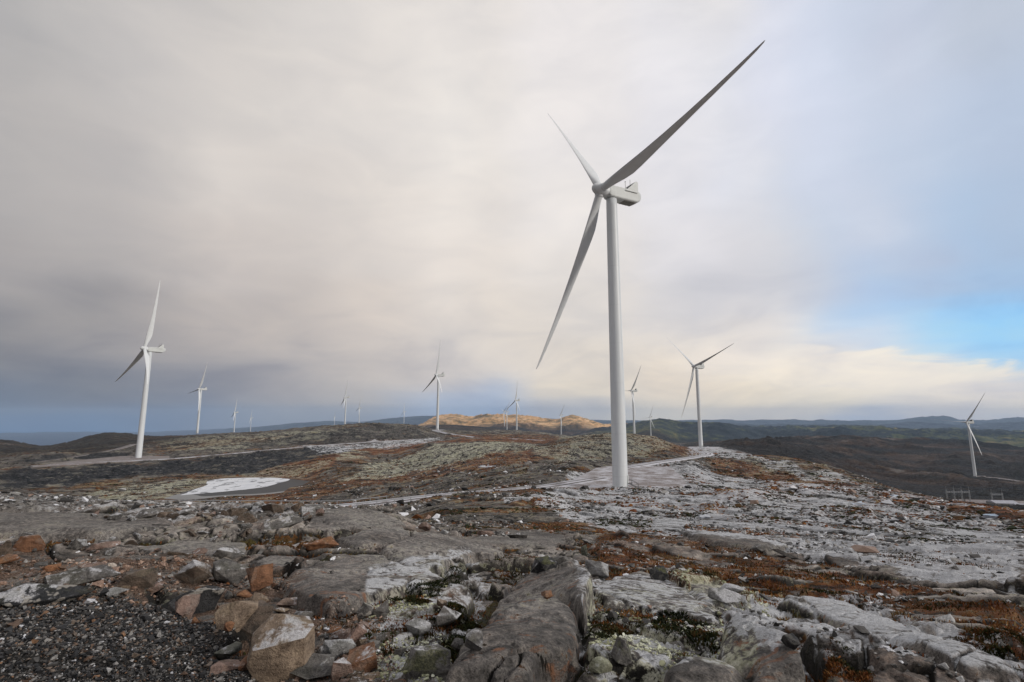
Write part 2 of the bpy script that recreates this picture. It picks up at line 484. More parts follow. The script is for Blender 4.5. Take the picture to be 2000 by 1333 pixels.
def bilerp(tab, fi, fj):
    fi = np.clip(fi, 0, tab.shape[0] - 1.001)
    fj = np.clip(fj, 0, tab.shape[1] - 1.001)
    i, j = fi.astype(int), fj.astype(int)
    a, b = fi - i, fj - j
    return (tab[i, j] * (1 - a) * (1 - b) + tab[i + 1, j] * a * (1 - b) + tab[i, j + 1] * (1 - a) * b + tab[i + 1, j + 1] * a * b)


def z_base(x, y):
    azv = np.arctan2(x, y)
    lr = np.log(np.maximum(np.hypot(x, y), 1.01))
    return bilerp(TAB, (azv - AZ_T[0]) / (AZ_T[1] - AZ_T[0]), (lr - LR_T[0]) / (LR_T[1] - LR_T[0]))


def drop(px, py, zfun=None, y0=2.5, y1=9000.0):
    """the point of the land seen at a photograph pixel"""
    zf = zfun or z_base
    a, t = ray(px, py)
    Y = np.exp(np.linspace(math.log(y0), math.log(y1), 4000))
    z = zf(Y * a, Y)
    below = (Y * t) <= z
    k = int(np.argmax(below)) if below.any() else len(Y) - 1
    return np.array([Y[k] * a, Y[k], float(z[k])])


def on_plane(px, py, z):
    a, t = ray(px, py)
    Y = z / t
    return np.array([Y * a, Y, z])


def poly_sd(x, y, P):
    """signed distance to a closed polygon, negative inside"""
    P = np.asarray(P)[:, :2]
    d = np.full(x.shape, 1e18)
    ins = np.zeros(x.shape, bool)
    n = len(P)
    for i in range(n):
        ax, ay = P[i]
        bx, by = P[(i + 1) % n]
        ex, ey = bx - ax, by - ay
        wx, wy = x - ax, y - ay
        t = np.clip((wx * ex + wy * ey) / (ex * ex + ey * ey + 1e-12), 0, 1)
        d = np.minimum(d, (wx - ex * t) ** 2 + (wy - ey * t) ** 2)
        c = ((ay > y) != (by > y)) & (x < (bx - ax) * (y - ay) / (by - ay + 1e-12) + ax)
        ins ^= c
    d = np.sqrt(d)
    return np.where(ins, -d, d)


def line_d(x, y, P):
    """distance to an open polyline and the height on it"""
    d = np.full(x.shape, 1e18)
    zz = np.zeros(x.shape)
    for i in range(len(P) - 1):
        a, b = P[i], P[i + 1]
        e = b[:2] - a[:2]
        t = np.clip(((x - a[0]) * e[0] + (y - a[1]) * e[1]) / (e @ e + 1e-9), 0, 1)
        dd = (x - a[0] - e[0] * t) ** 2 + (y - a[1] - e[1] * t) ** 2
        m = dd < d
        d = np.where(m, dd, d)
        zz = np.where(m, a[2] + (b[2] - a[2]) * t, zz)
    return np.sqrt(d), zz


def catmull(P, n=8):
    P = [np.array(p, float) for p in P]
    Q = [2 * P[0] - P[1]] + P + [2 * P[-1] - P[-2]]
    out = []
    for i in range(1, len(Q) - 2):
        for k in range(n):
            t = k / n
            out.append(0.5 * ((2 * Q[i]) + (-Q[i - 1] + Q[i + 1]) * t + (2 * Q[i - 1] - 5 * Q[i] + 4 * Q[i + 1] - Q[i + 2]) * t * t
                              + (-Q[i - 1] + 3 * Q[i] - 3 * Q[i + 1] + Q[i + 2]) * t ** 3))
    out.append(P[-1])
    return np.array(out)


def PY(x, Y, z):
    """point at photograph column x (near the horizon), distance ahead Y, height z"""
    s = z / Y
    V = (s * CP - SP) / (CP + s * SP)
    return np.array([(x - 1000) / F / (CP - SP * V) * Y, Y, z])


# roads (centre lines) and the level pads of crushed stone
SUBZ = -61.0
ROADS = {
    'near': (catmull([PY(1175, 172, -18.7), PY(1120, 160, -18.7), PY(1060, 149, -18.7), PY(960, 138, -18.5), PY(850, 128, -18.2), PY(690, 114.5, -18.2), PY(600, 112, -18.1),
                      PY(400, 110, -17.7), PY(150, 108, -17.4), PY(-200, 105, -17.0)]), 3.5),
    'west': (catmull([PY(60, 345, -30.2), PY(180, 375, -30.1), PY(330, 400, -29.4), PY(480, 434, -26.6), PY(560, 455, -24.6), PY(650, 482, -22.6), PY(760, 515, -20.6), PY(850, 545, -19.4),
                      PY(930, 570, -19.4), PY(1010, 580, -21.2), PY(1080, 560, -22.6), PY(1120, 540, -23)]), 3.4),
    'spur': (catmull([PY(935, 572, -19.5), PY(890, 640, -18.4), PY(862, 720, -17), PY(850, 800, -16.4)]), 3.6),
    'east': (catmull([PY(1210, 205, -18.7), PY(1275, 232, -18.8), PY(1322, 262, -19.6), PY(1358, 300, -20.9), PY(1383, 355, -23.2), PY(1377, 420, -25.9), PY(1355, 480, -27.8), PY(1350, 530, -29), PY(1368, 565, -29.7)]), 3.2),
    'left': (catmull([drop(-150, 922, y0=300), drop(0, 911, y0=340), drop(110, 901, y0=400), drop(190, 886, y0=460), drop(235, 876, y0=500), drop(262, 868, y0=520)]), 3.4),
    'far': (catmull([PY(1885, 858, -91.8), PY(1940, 850, -92.2), PY(1990, 810, -93), PY(2060, 760, -93)]), 4.0),
}
PADS = {
    't1': ([PY(1085, 150, -18.8), PY(1130, 147, -18.8), PY(1345, 148, -18.8), PY(1330, 178, -18.8), PY(1310, 212, -18.8), PY(1215, 222, -18.8), PY(1165, 208, -18.8), PY(1130, 175, -18.8)], -18.85),
    't2': ([PY(62, 338, -30.2), PY(210, 372, -30.2), PY(330, 398, -30.0), PY(330, 440, -30.0), PY(235, 438, -30.1), PY(110, 372, -30.2)], -30.15),
    't17': ([PY(1345, 545, -29.7), PY(1400, 535, -29.7), PY(1405, 575, -29.7), PY(1345, 580, -29.7)], -29.75),
    't10': ([PY(842, 800, -16.3), PY(868, 800, -16.3), PY(870, 850, -16.3), PY(838, 850, -16.3)], -16.3),
    't18': ([PY(1886, 842, -92), PY(1925, 842, -92), PY(1925, 872, -92), PY(1886, 872, -92)], -92.05),
    'sub': ([PY(1858, 374, SUBZ), PY(2080, 356, SUBZ), PY(2100, 396, SUBZ), PY(1856, 412, SUBZ)], SUBZ),
}
POND_Z = -36.0
POND = [on_plane(x, y, POND_Z) for x, y in ((318, 974), (345, 966), (372, 957), (402, 948), (404, 939), (440, 934.5), (520, 933), (572, 936), (606, 940), (592, 948), (566, 953), (552, 963), (500, 968), (440, 970), (384, 976), (350, 977))]

# ------------------------------------------------------------------ coloured ground regions (photograph outlines laid on the land)
REG = {
    'red': [
        ([(430, 938), (560, 905), (640, 889), (760, 872), (900, 861), (1000, 858), (960, 864), (830, 871), (720, 893), (620, 925), (560, 936)], 1.0),
        ([(590, 948), (640, 938), (800, 925), (880, 905), (1000, 880), (1100, 876), (1110, 890), (1000, 912), (860, 933), (700, 950)], .95),
        ([(380, 980), (590, 946), (690, 950), (640, 975), (560, 986), (420, 988)], .9),
        ([(1380, 898), (1450, 904), (1560, 930), (1700, 952), (1800, 975), (2000, 1003), (2000, 1022), (1750, 990), (1560, 958), (1420, 925)], 1.0),
        ([(1330, 872), (1385, 884), (1340, 893), (1280, 880), (1250, 862)], .7),
        ([(870, 850), (1090, 853), (1100, 859), (950, 858), (880, 858)], .95),
        ([(270, 866), (420, 860), (560, 853), (540, 862), (400, 872), (300, 888)], .55),
        ([(0, 884), (120, 878), (200, 876), (120, 890), (0, 896)], .55),
        ([(0, 918), (60, 912), (50, 926), (0, 930)], .9),
        ([(1400, 865), (1700, 905), (1800, 930), (1700, 935), (1500, 900), (1400, 880)], .55),
        ([(1415, 962), (1500, 964), (1540, 976), (1440, 978)], 1.0),
        ([(1360, 996), (1430, 994), (1440, 1006), (1375, 1010)], 1.0),
        ([(1560, 1000), (1700, 1010), (1800, 1040), (1640, 1020)], .9),
        ([(1000, 985), (1100, 980), (1130, 992), (1020, 996)], .8),
        ([(1160, 1040), (1300, 1050), (1500, 1085), (2000, 1190), (2000, 1275), (1750, 1220), (1500, 1150), (1300, 1110), (1180, 1075)], .60),
        ([(1120, 1060), (1250, 1080), (1420, 1140), (1500, 1200), (1380, 1180), (1200, 1110)], .75),
        ([(520, 1040), (600, 1035), (680, 1060), (640, 1100), (560, 1070)], .35),
    ],
    'pale': [
        ([(1330, 1120), (1480, 1150), (1520, 1210), (1400, 1200), (1300, 1150)], .6),   # reindeer lichen
        ([(660, 940), (720, 906), (850, 872), (990, 864), (1010, 880), (930, 900), (830, 922), (740, 938)], .95),
        ([(1000, 862), (1100, 868), (1190, 900), (1100, 905), (1010, 890)], .6),
        ([(300, 862), (560, 846), (700, 848), (560, 870), (420, 885), (320, 880)], .45),
        ([(100, 975), (250, 945), (400, 938), (420, 950), (330, 972), (200, 985)], .65),
        ([(1090, 850), (1200, 846), (1330, 880), (1280, 895), (1100, 893)], .5),
        ([(640, 890), (700, 880), (720, 890), (660, 905)], .8),
        ([(1150, 1170), (1300, 1150), (1420, 1210), (1500, 1333), (1150, 1333)], 1.0),
        ([(760, 1120), (880, 1110), (850, 1180), (900, 1333), (740, 1333), (720, 1200)], .42),
        ([(430, 920), (560, 905), (650, 905), (600, 925), (480, 935)], .45),
        ([(1400, 885), (1560, 905), (1740, 965), (1700, 965), (1500, 920)], .55),
    ],
    'frost': [
        ([(990, 975), (1100, 925), (1400, 925), (1700, 965), (2000, 1030), (2000, 1175), (1700, 1110), (1400, 1060), (1150, 1030)], .80),
        ([(1300, 980), (1700, 1010), (2000, 1070), (2000, 1150), (1600, 1100), (1350, 1040)], .95),
        ([(1500, 1160), (1700, 1190), (2000, 1290), (2000, 1333), (1500, 1333), (1400, 1240)], .85),
        ([(1120, 1130), (1300, 1130), (1420, 1200), (1440, 1333), (1120, 1333)], .45),
        ([(740, 1120), (900, 1090), (980, 1130), (880, 1333), (700, 1333)], .5),
        ([(600, 872), (760, 860), (870, 856), (860, 866), (720, 880), (640, 888)], .5),
        ([(1130, 930), (1060, 960), (1120, 950), (1350, 950), (1400, 925), (1340, 900)], .7),
        ([(1330, 868), (1440, 878), (1470, 895), (1400, 898), (1360, 890)], .85),
        ([(1460, 890), (1560, 905), (1740, 965), (2000, 1005), (2000, 1012), (1740, 975), (1540, 925)], .5),
        ([(0, 985), (200, 985), (600, 995), (640, 1015), (400, 1030), (100, 1010)], .22),
    ],
    'rubble': [
        ([(0, 925), (60, 918), (300, 905), (480, 886), (620, 874), (700, 868), (680, 884), (560, 905), (480, 928), (250, 932), (0, 962)], 1.0),
        ([(40, 905), (260, 893), (268, 886), (100, 892), (30, 905)], .9),
        ([(470, 868), (640, 845), (820, 838), (840, 856), (640, 868), (500, 878)], .55),
    ],
}


def noisy(x, y, r, s):
    k = np.clip(r * 0.03, 0.12, 12)
    return x + k * fbm(x / k, y / k, 1.3, 3, s), y + k * fbm(x / k, y / k, 1.3, 3, s + 1)


def regions(x, y):
    r = np.hypot(x, y)
    nx, ny = noisy(x, y, r, 60)
    out = {}
    for nm, lst in REG.items():
        m = np.zeros_like(x)
        for poly, wt in lst:
            P = np.array([drop(a, b, y0=2.6) for a, b in poly])
            lo, hi = P[:, :2].min(0), P[:, :2].max(0)
            mg = 0.1 * np.hypot(*(hi - lo)) + 0.5
            sel = (nx > lo[0] - mg) & (nx < hi[0] + mg) & (ny > lo[1] - mg) & (ny < hi[1] + mg)
            if not sel.any():
                continue
            sd = poly_sd(nx[sel], ny[sel], P)
            e = np.clip(r[sel] * 0.02, 0.08, 8)
            v = wt * (1 - sst(sd, -e, e * .7))
            m[sel] = np.maximum(m[sel], v)
        out[nm] = m
    return out


# ------------------------------------------------------------------ bedrock slabs of the near ground, each with its own outline, lift and lean
SLABS = [
    # outline in the photograph, lift (m), edge softness (m), tilt toward (dx, dy)
    ([(545, 1150), (600, 1118), (690, 1097), (760, 1098), (830, 1118), (862, 1145), (828, 1152), (790, 1160), (700, 1190), (640, 1205), (590, 1185)], .15, .16),
    ([(598, 1042), (612, 1012), (660, 1000), (720, 1004), (775, 1022), (795, 1036), (760, 1042), (690, 1040), (640, 1052)], .22, .30),
    ([(740, 1088), (790, 1060), (850, 1050), (930, 1062), (985, 1088), (962, 1102), (930, 1098), (880, 1106), (860, 1128), (800, 1120)], .20, .25),
    ([(650, 1068), (700, 1048), (790, 1040), (800, 1058), (742, 1080), (700, 1082)], .20, .18),
    ([(860, 1380), (890, 1310), (960, 1240), (1060, 1180), (1120, 1205), (1135, 1260), (1130, 1295), (1060, 1340), (1040, 1400)], .19, .08),
    ([(940, 1225), (985, 1160), (1060, 1118), (1130, 1135), (1160, 1190), (1140, 1232), (1120, 1208), (1055, 1180)], .20, .08),
    ([(-200, 1012), (150, 1010), (330, 1022), (340, 1040), (200, 1052), (-200, 1060)], .20, .35),
    ([(-200, 978), (130, 976), (200, 986), (160, 1000), (60, 1006), (-200, 1006)], .30, .8),
    ([(270, 1072), (360, 1058), (480, 1062), (480, 1090), (380, 1098), (300, 1092)], .05, .2),
    ([(1400, 1333), (1408, 1270), (1440, 1255), (1500, 1285), (1560, 1325), (1580, 1370), (1420, 1380)], .20, .10),
    ([(1560, 1175), (1640, 1180), (1800, 1250), (1960, 1310), (2000, 1340), (1900, 1333), (1760, 1270), (1620, 1220)], .10, .16),
    ([(1300, 1333), (1340, 1310), (1400, 1320), (1450, 1345), (1440, 1380), (1300, 1380)], .14, .08),
    ([(1150, 1150), (1250, 1120), (1400, 1180), (1400, 1230), (1280, 1200), (1180, 1190)], .10, .25),
    ([(1340, 1150), (1400, 1150), (1450, 1170), (1440, 1200), (1370, 1185)], .10, .12),
    ([(1280, 1010), (1350, 1020), (1330, 1040), (1270, 1035)], .15, .4),
    ([(860, 1055), (980, 1035), (1110, 1050), (1090, 1075), (980, 1070)], .15, .4),
    ([(1330, 1045), (1430, 1050), (1540, 1075), (1500, 1088), (1390, 1072)], .35, .3),
    ([(480, 1100), (540, 1085), (590, 1095), (560, 1118)], .05, .2),
]
SLABW = []
for poly, lift, soft in SLABS:
    SLABW.append((np.array([drop(a, b, y0=2.2) for a, b in poly]), lift, soft))

# crushed stone banked up at the lower left
GRAVEL_POLY = [drop(a, b, y0=1.2) for a, b in ((-500, 1205), (-200, 1178), (0, 1172), (120, 1172), (260, 1178), (330, 1185), (385, 1215), (430, 1245), (455, 1290), (480, 1340), (500, 1500), (450, 2600), (-1800, 2600))]
# broken reddish stones lie here
DEBRIS_POLY = [drop(a, b, y0=1.2) for a, b in ((-100, 1112), (60, 1100), (250, 1092), (420, 1105), (520, 1110), (560, 1120), (600, 1190), (700, 1205), (760, 1215), (745, 1290), (730, 1345), (500, 1345), (430, 1245), (330, 1185), (120, 1172), (-100, 1172))]


def height(x, y, want_masks=False):
    """final height of the land, and ground cover masks"""
    r = np.hypot(x, y)
    z = z_base(x, y)
    near = 1 - sst(r, 25, 60)
    rock = np.zeros_like(x)
    # strike of the rock swings from left to right across the view
    th = np.radians(62) - np.clip(np.arctan2(x, np.maximum(y, .1)), -.8, .8) * 0.95 + 0.25 * vn(x / 40 + 3, y / 40, 5)
    wx = x + 0.35 * fbm(x, y, 2.2, 2, 21)
    wy = y + 0.35 * fbm(x, y, 2.2, 2, 22)
    cs, sn = math.cos(0.62), math.sin(0.62)
    # fixed strike keeps the joint pattern continuous; two sets, chosen by side
    side = sst(x + 0.12 * y + 1.5 * vn(x / 5, y / 5, 8), 0.3, 1.8)

    def slabs(cell, asp, ang, seed, sel, sub=0.35):
        X, Y_ = wx[sel], wy[sel]
        u = (X * math.cos(ang) + Y_ * math.sin(ang)) / (cell * asp)
        v = (-X * math.sin(ang) + Y_ * math.cos(ang)) / cell
        f1, f2, a, b, c, ox, oy = voro(u, v, seed)
        e = f2 - f1
        h = (a - 0.5) + 0.9 * ((b - 0.5) * ox + (c - 0.5) * oy) * 1.4
        h = h * 1.25 - 0.75 * np.exp(-(e / 0.045) ** 2) - 0.12 * (1 - sst(e, 0, 0.10))
        return h, e, a

    crack = np.ones_like(x)
    tone = np.full_like(x, 0.5)
    sel = r < 70
    brk = sst(fbm(x, y, 3.2, 2, 33), -0.15, 0.45)
    if sel.any():
        kk = near[sel] * sst(r[sel], 1.5, 3.0)
        hA, eA, aA = slabs(0.95, 2.3, 0.35, 3, sel)
        hB, eB, aB = slabs(0.80, 2.8, -1.12, 4, sel)
        s_ = side[sel]
        use = s_ > 0.5
        h = np.where(use, hB, hA)
        e = np.where(use, eB, eA)
        amp = np.where(use, 0.20, 0.26) * np.clip(0.55 + r[sel] / 18, .6, 1.5)
        rock[sel] += kk * amp * h
        crack[sel] = np.minimum(crack[sel], e * 1.6)
        tone[sel] = np.where(use, aB, aA)
        h2, e2, a2 = slabs(0.30, 1.9, 0.5, 9, sel)
        rock[sel] += kk * 0.085 * h2 * (0.30 + 0.70 * brk[sel])
        crack[sel] = np.minimum(crack[sel], e2 * 1.5 + 0.55 * (1 - brk[sel]))
        s3 = r[sel] < 16
        if s3.any():
            sel3 = sel.copy()
            sel3[sel] = s3
            h3, e3, a3 = slabs(0.11, 1.5, 0.2, 15, sel3)
            rock[sel3] += 0.026 * h3 * (0.20 + 0.8 * brk[sel3]) * sst(r[sel3], 1.5, 3.0)
        X, Y_ = wx[sel], wy[sel]
        ca_, sa_ = np.where(use, math.cos(-1.12), math.cos(.4)), np.where(use, math.sin(-1.12), math.sin(.4))
        U, V_ = X * ca_ + Y_ * sa_, -X * sa_ + Y_ * ca_
        for cell, am_, sd_ in ((.55, .055, 41), (.21, .028, 42), (.085, .011, 43)):
            _, _, a0, b0, c0, ox, oy = voro(U / cell / 1.8, V_ / cell, sd_)
            rock[sel] += kk * am_ * ((b0 - .5) * ox + (c0 - .5) * oy + .35 * (a0 - .5)) * 2.2 * (1 - sst(r[sel], cell * 90, cell * 160))
        rock[sel] += kk * (0.022 * fbm(x[sel], y[sel], 0.7, 5, 40, 0.6))
    # larger ledges and knolls further out
    side2 = sst(x - 0.02 * y + 4 * vn(x / 18, y / 18, 18), 0, 9)
    farm = sst(r, 22, 75)
    sel = (r > 22) & (r < 1800)
    if sel.any():
        k = farm[sel]
        damp = 1 - 0.0 * k
        s2 = side2[sel] > .5
        h, e, a = slabs(5.0, 3.2, -1.12, 51, sel)
        h_, e_, a_ = slabs(5.0, 2.6, 0.65, 58, sel)
        h, e, a = np.where(s2, h, h_), np.where(s2, e, e_), np.where(s2, a, a_)
        am = np.clip(0.40 + r[sel] / 260, 0.4, 2.0)
        rock[sel] += k * am * 0.62 * h * damp
        crack[sel] = np.where(r[sel] > 45, np.minimum(1, e * 1.8), crack[sel])
        tone[sel] = np.where(r[sel] > 45, a, tone[sel])
        h2, e2, a2 = slabs(1.7, 3.2, -1.12, 52, sel)
        h_, e_, a_ = slabs(1.7, 2.6, 0.65, 59, sel)
        h2 = np.where(s2, h2, h_)
        fade = 1 - sst(r[sel], 350, 650)
        rock[sel] += k * 0.20 * h2 * fade * (.25 + .75 * sst(fbm(x[sel], y[sel], 14, 3, 64), -.2, .4))
        rock[sel] += k * am * 0.45 * fbm(x[sel], y[sel], 9, 5, 53, 0.6)
    sel = r > 150
    if sel.any():
        g = sst(r[sel], 150, 420)
        rock[sel] += g * 1.5 * fbm(x[sel], y[sel], 60, 4, 54, 0.5) * (1 - sst(r[sel], 500, 900) * 0.2)
        rg_ = 1 - 2 * np.abs(fbm(x[sel], y[sel], 520, 6, 57, 0.55))
        rock[sel] += sst(r[sel], 450, 1100) * (7 * fbm(x[sel], y[sel], 190, 6, 55, 0.6) + 7 * (.6 - np.abs(fbm(x[sel], y[sel] * 1.6, 260, 5, 66, .5)))) * (1 - .75 * (1 - sst(x[sel] / np.maximum(y[sel], 1), .10, .28))) * (1 + 1.3 * sst(x[sel] / np.maximum(y[sel], 1), .35, .5) * sst(r[sel], 600, 1000))
        rock[sel] += sst(r[sel], 2400, 4300) * (1 - sst(r[sel], 6500, 9000)) * (42 * rg_ - 16)
        rock[sel] += sst(r[sel], 5500, 9000) * (30 * (1 - 2 * np.abs(fbm(x[sel], y[sel], 1400, 6, 56, 0.5))))
    # sea-level plain far to the left stays flat
    # soil fills the hollows
    sc = np.clip(r / 14, 0.45, 9)
    c1, s1 = np.where(side2 > .5, math.cos(-1.12), math.cos(.65)), np.where(side2 > .5, math.sin(-1.12), math.sin(.65))
    U, V_ = (x * c1 + y * s1), (-x * s1 + y * c1)
    soil = 0.10 * fbm(U / 2, V_, 1.6, 4, 61) * near + (1 - near) * (0.80 * fbm(U / 3.5, V_, 7, 4, 62) + 0.25 * fbm(U / 2, V_, 2.6, 3, 63))
    return r, z, rock, soil, crack, tone, near, np.where(r < 40, side, side2)


def land(x, y):
    r, z, rock, soil, crack, tone, near, brk = height(x, y)
    reg = regions(x, y)
    red, pale, frost, rub = reg['red'], reg['pale'], reg['frost'], reg['rubble']
    # how deep the soil lies: more where there is red or pale growth
    cov = -0.115 * near - 0.18 * (1 - near)
    cov = cov + (0.24 * near + 0.95 * (1 - near)) * np.clip(red * 1.0 + pale * .35, 0, 1.2)
    rightside = sst(x + 0.05 * y, 1.0, 4.0)
    cov = cov + near * 0.085 * rightside + (1 - near) * .16 * sst(x / np.maximum(y, 1), .05, .3) * (r < 400)
    smooth = np.zeros_like(x)
    slabtone = np.zeros_like(x)
    for P, lift, soft in SLABW:
        lo, hi = P[:, :2].min(0) - 1.2, P[:, :2].max(0) + 1.2
        s = (x > lo[0]) & (x < hi[0]) & (y > lo[1]) & (y < hi[1])
        if not s.any():
            continue
        xs, ys = x[s], y[s]
        soft = soft * .42
        k = np.clip(soft * 1.5, .08, .4)
        xs = xs + 0.35 * k * fbm(xs, ys, k * 3, 3, 71)
        ys = ys + 0.35 * k * fbm(xs, ys, k * 3, 3, 72)
        sd = poly_sd(xs, ys, P)
        inn = 1 - sst(sd, -soft * 0.6, soft * 0.35)
        dome = 1 - np.exp(-np.clip(-sd, 0, 9) / (soft * 2.2))
        c0 = P[:, :2].mean(0)
        lines = vn((xs - c0[0]) * 1.0 + (ys - c0[1]) * .6, (ys - c0[1]) * 3.1 - (xs - c0[0]) * 2.0, 75)
        l2 = vn((xs + ys * .3) * .8 + 5, (ys * .4 - xs * .2) * 2.6, 76)
        jn = (np.abs(lines) < 0.03) | (np.abs(l2) < .022)
        fac = np.zeros_like(xs)
        for cell, am_, sd_ in ((1.1, .05, 44), (.5, .03, 45), (.17, .012, 46), (.07, .005, 47)):
            _, _, a0, b0, c0_, ox, oy = voro((xs * .9 + ys * .43) / cell / 1.7, (-xs * .43 + ys * .9) / cell, sd_)
            fac += am_ * ((b0 - .5) * ox + (c0_ - .5) * oy + .22 * (a0 - .5)) * 2.0 * np.clip(lift / .18, .5, 1.3)
        new = lift * (0.72 + 0.28 * dome) + fac + 0.008 * fbm(xs, ys, .25, 5, 73, .65) - 0.045 * jn
        if lift > .19 and c0[1] < 9:
            new = new + lift * (.95 * np.clip((xs - c0[0]) / .42, -1.0, .9))
        rock[s] = rock[s] * (1 - inn) + new * inn
        edge = np.exp(-((sd - .03 - .3 * soft) / .045) ** 2)
        rock[s] -= edge * .07
        smooth[s] = np.maximum(smooth[s], inn)
        crack[s] = np.where(inn > .5, np.where(jn, 0.05, 1.0), crack[s])
        crack[s] = np.minimum(crack[s], 1 - .97 * edge)
        tone[s] = tone[s] * (1 - inn) + 0.25 * inn
        cov[s] -= 0.8 * inn
    soil = soil + cov
    # gravel bank and stony debris lie like loose soil
    gsd = np.full_like(x, 9.0)
    dsd = np.full_like(x, 9.0)
    s = r < 14
    if s.any():
        w = 0.14 * fbm(x[s], y[s], 0.7, 3, 81)
        gsd[s] = poly_sd(x[s], y[s], GRAVEL_POLY) + w
        dsd[s] = poly_sd(x[s], y[s], DEBRIS_POLY) + w
    grav = 1 - sst(gsd, -0.10, 0.12)
    debr = (1 - sst(dsd, -0.25, 0.15)) * (1 - grav)
    rock = rock * (1 - 0.92 * grav) + grav * (0.03 * fbm(x, y, 1.6, 2, 82))
    soil = np.where(grav > .4, -1, soil)
    rock = rock * (1 - 0.45 * debr)
    d = soil - rock
    veg = sst(d, -0.012, 0.03) * near + (1 - near) * sst(d, -0.25, 0.30)
    veg = veg * (1 - grav)
    mound = 0.035 * near * fbm(x, y, 0.30, 4, 83, .6) + 0.16 * (1 - near) * fbm(x, y, 2.2, 3, 84)
    det = np.where(soil > rock, soil * .85 + rock * .15 + mound, rock + 0.4 * mound * veg)
    nearfade = sst(r, 1.2, 2.8)
    zf = z + det * nearfade
    # knolls get their own crags
    rub_s = rub > .02
    if rub_s.any():
        zf[rub_s] += rub[rub_s] * 1.3 * (np.abs(fbm(x[rub_s], y[rub_s], 4.5, 4, 85)) - 0.3)
    veg = veg * (1 - rub * .85)
    # pads and roads are cut and filled into the land
    flat = np.zeros_like(x)
    for nm, (P, zl) in PADS.items():
        P = np.array(P)
        lo, hi = P[:, :2].min(0) - 14, P[:, :2].max(0) + 14
        s = (x > lo[0]) & (x < hi[0]) & (y > lo[1]) & (y < hi[1])
        if s.any():
            sd = poly_sd(x[s], y[s], P)
            wd = 4.5 if nm in ('t1',) else 8
            k = 1 - sst(sd, 0.5, wd)
            zf[s] = zf[s] * (1 - k) + (zl - 0.25) * k
            flat[s] = np.maximum(flat[s], 1 - sst(sd, -1.5, 1.5))
    for nm, (P, hw) in ROADS.items():
        lo, hi = P[:, :2].min(0) - 14, P[:, :2].max(0) + 14
        s = (x > lo[0]) & (x < hi[0]) & (y > lo[1]) & (y < hi[1])
        if s.any():
            dd, zz = line_d(x[s], y[s], P)
            k = 1 - sst(dd, hw + 0.8, hw + (4.5 if nm == 'near' else 9))
            zf[s] = zf[s] * (1 - k) + (zz - 0.30) * k
            flat[s] = np.maximum(flat[s], (1 - sst(dd, hw - .5, hw + 2.0)))
    # pond basin
    P = np.array(POND)
    lo, hi = P[:, :2].min(0) - 25, P[:, :2].max(0) + 25
    s = (x > lo[0]) & (x < hi[0]) & (y > lo[1]) & (y < hi[1])
    if s.any():
        sd = poly_sd(x[s], y[s], P)
        k = 1 - sst(sd, 0.0, 22)
        zf[s] = zf[s] * (1 - k) + k * np.where(sd < 0, POND_Z - 0.9 * sst(-sd, 0, 2.5), POND_Z + 0.10 * sd * .35 + 0.12)
        veg[s] = np.maximum(veg[s], (1 - sst(sd, 2, 16)))
        red[s] = np.maximum(red[s], .6 * (1 - sst(sd, 2, 12)))
    veg *= (1 - flat)
    return zf, dict(veg=veg, red=red, pale=pale, frost=frost, rubble=np.maximum(rub, 0), crack=np.clip(crack, 0, 1), tone=tone,
                    smooth=smooth, gravel=grav, debris=debr, flat=flat, side=brk)


# ------------------------------------------------------------------ land mesh: fan-shaped grid, fine ahead, coarse behind
def rgrid():
    a = [1.0]
    while a[-1] < 15500:
        r = a[-1]
        if r < 2.6:
            s = 0.02
        elif r < 70:
            s = 0.0040
        elif r < 900:
            s = 0.0048
        elif r < 13000:
            s = 0.009
        else:
            s = 0.08
        a.append(r * (1 + s))
    return np.array(a)


RG = rgrid()
AG = np.concatenate([np.radians(np.linspace(-180, -56, 50)[:-1]), np.radians(np.linspace(-56, -49, 40)[:-1]), np.arange(math.radians(-49), math.radians(49), 0.00165), np.radians(np.linspace(49, 56, 40)[1:]), np.radians(np.linspace(56, 180, 50)[1:])])
AA, RR = np.meshgrid(AG, RG, indexing='ij')
GX, GY = RR * np.sin(AA), RR * np.cos(AA)
shape = GX.shape
GZ, MK = land(GX.ravel(), GY.ravel())
_g = GZ.reshape(shape)
_b = _g.copy()
_b[:, 1:-1] = .25 * _g[:, :-2] + .5 * _g[:, 1:-1] + .25 * _g[:, 2:]
_c = _b.copy()
_c[1:-1] = .25 * _b[:-2] + .5 * _b[1:-1] + .25 * _b[2:]
_w = (1 - sst(RR, 25, 60))
GZ = (_g * (1 - _w) + _c * _w).ravel()
NA, NR = shape
idx = np.arange(NA * NR).reshape(NA, NR)
faces = np.stack([idx[:-1, :-1], idx[1:, :-1], idx[1:, 1:], idx[:-1, 1:]], -1).reshape(-1, 4)
# close the hole under the camera
centre = NA * NR
co = np.concatenate([np.stack([GX.ravel(), GY.ravel(), GZ], 1), [[0, 0, -1.7]]])
GZ2 = GZ.reshape(shape)
LRG = np.log(RG)


def zland(x, y):
    x, y = np.asarray(x, float), np.asarray(y, float)
    azv = np.arctan2(x, y)
    fi = np.interp(azv, AG, np.arange(NA))
    fj = np.interp(np.log(np.maximum(np.hypot(x, y), 1.001)), LRG, np.arange(NR))
    return bilerp(GZ2, fi, fj)


def mask_at(nm, x, y):
    azv = np.arctan2(x, y)
    fi = np.interp(azv, AG, np.arange(NA))
    fj = np.interp(np.log(np.maximum(np.hypot(x, y), 1.001)), LRG, np.arange(NR))
    return bilerp(MK[nm].reshape(shape), fi, fj)


def drop_land(px, py, y0=2.3, y1=9000.0):
    return drop(px, py, zland, y0, y1)


attrs = {k: np.append(v, 0.0) for k, v in MK.items()}
land_me = np_mesh("ground", co, faces, True, attrs)
bmh = None


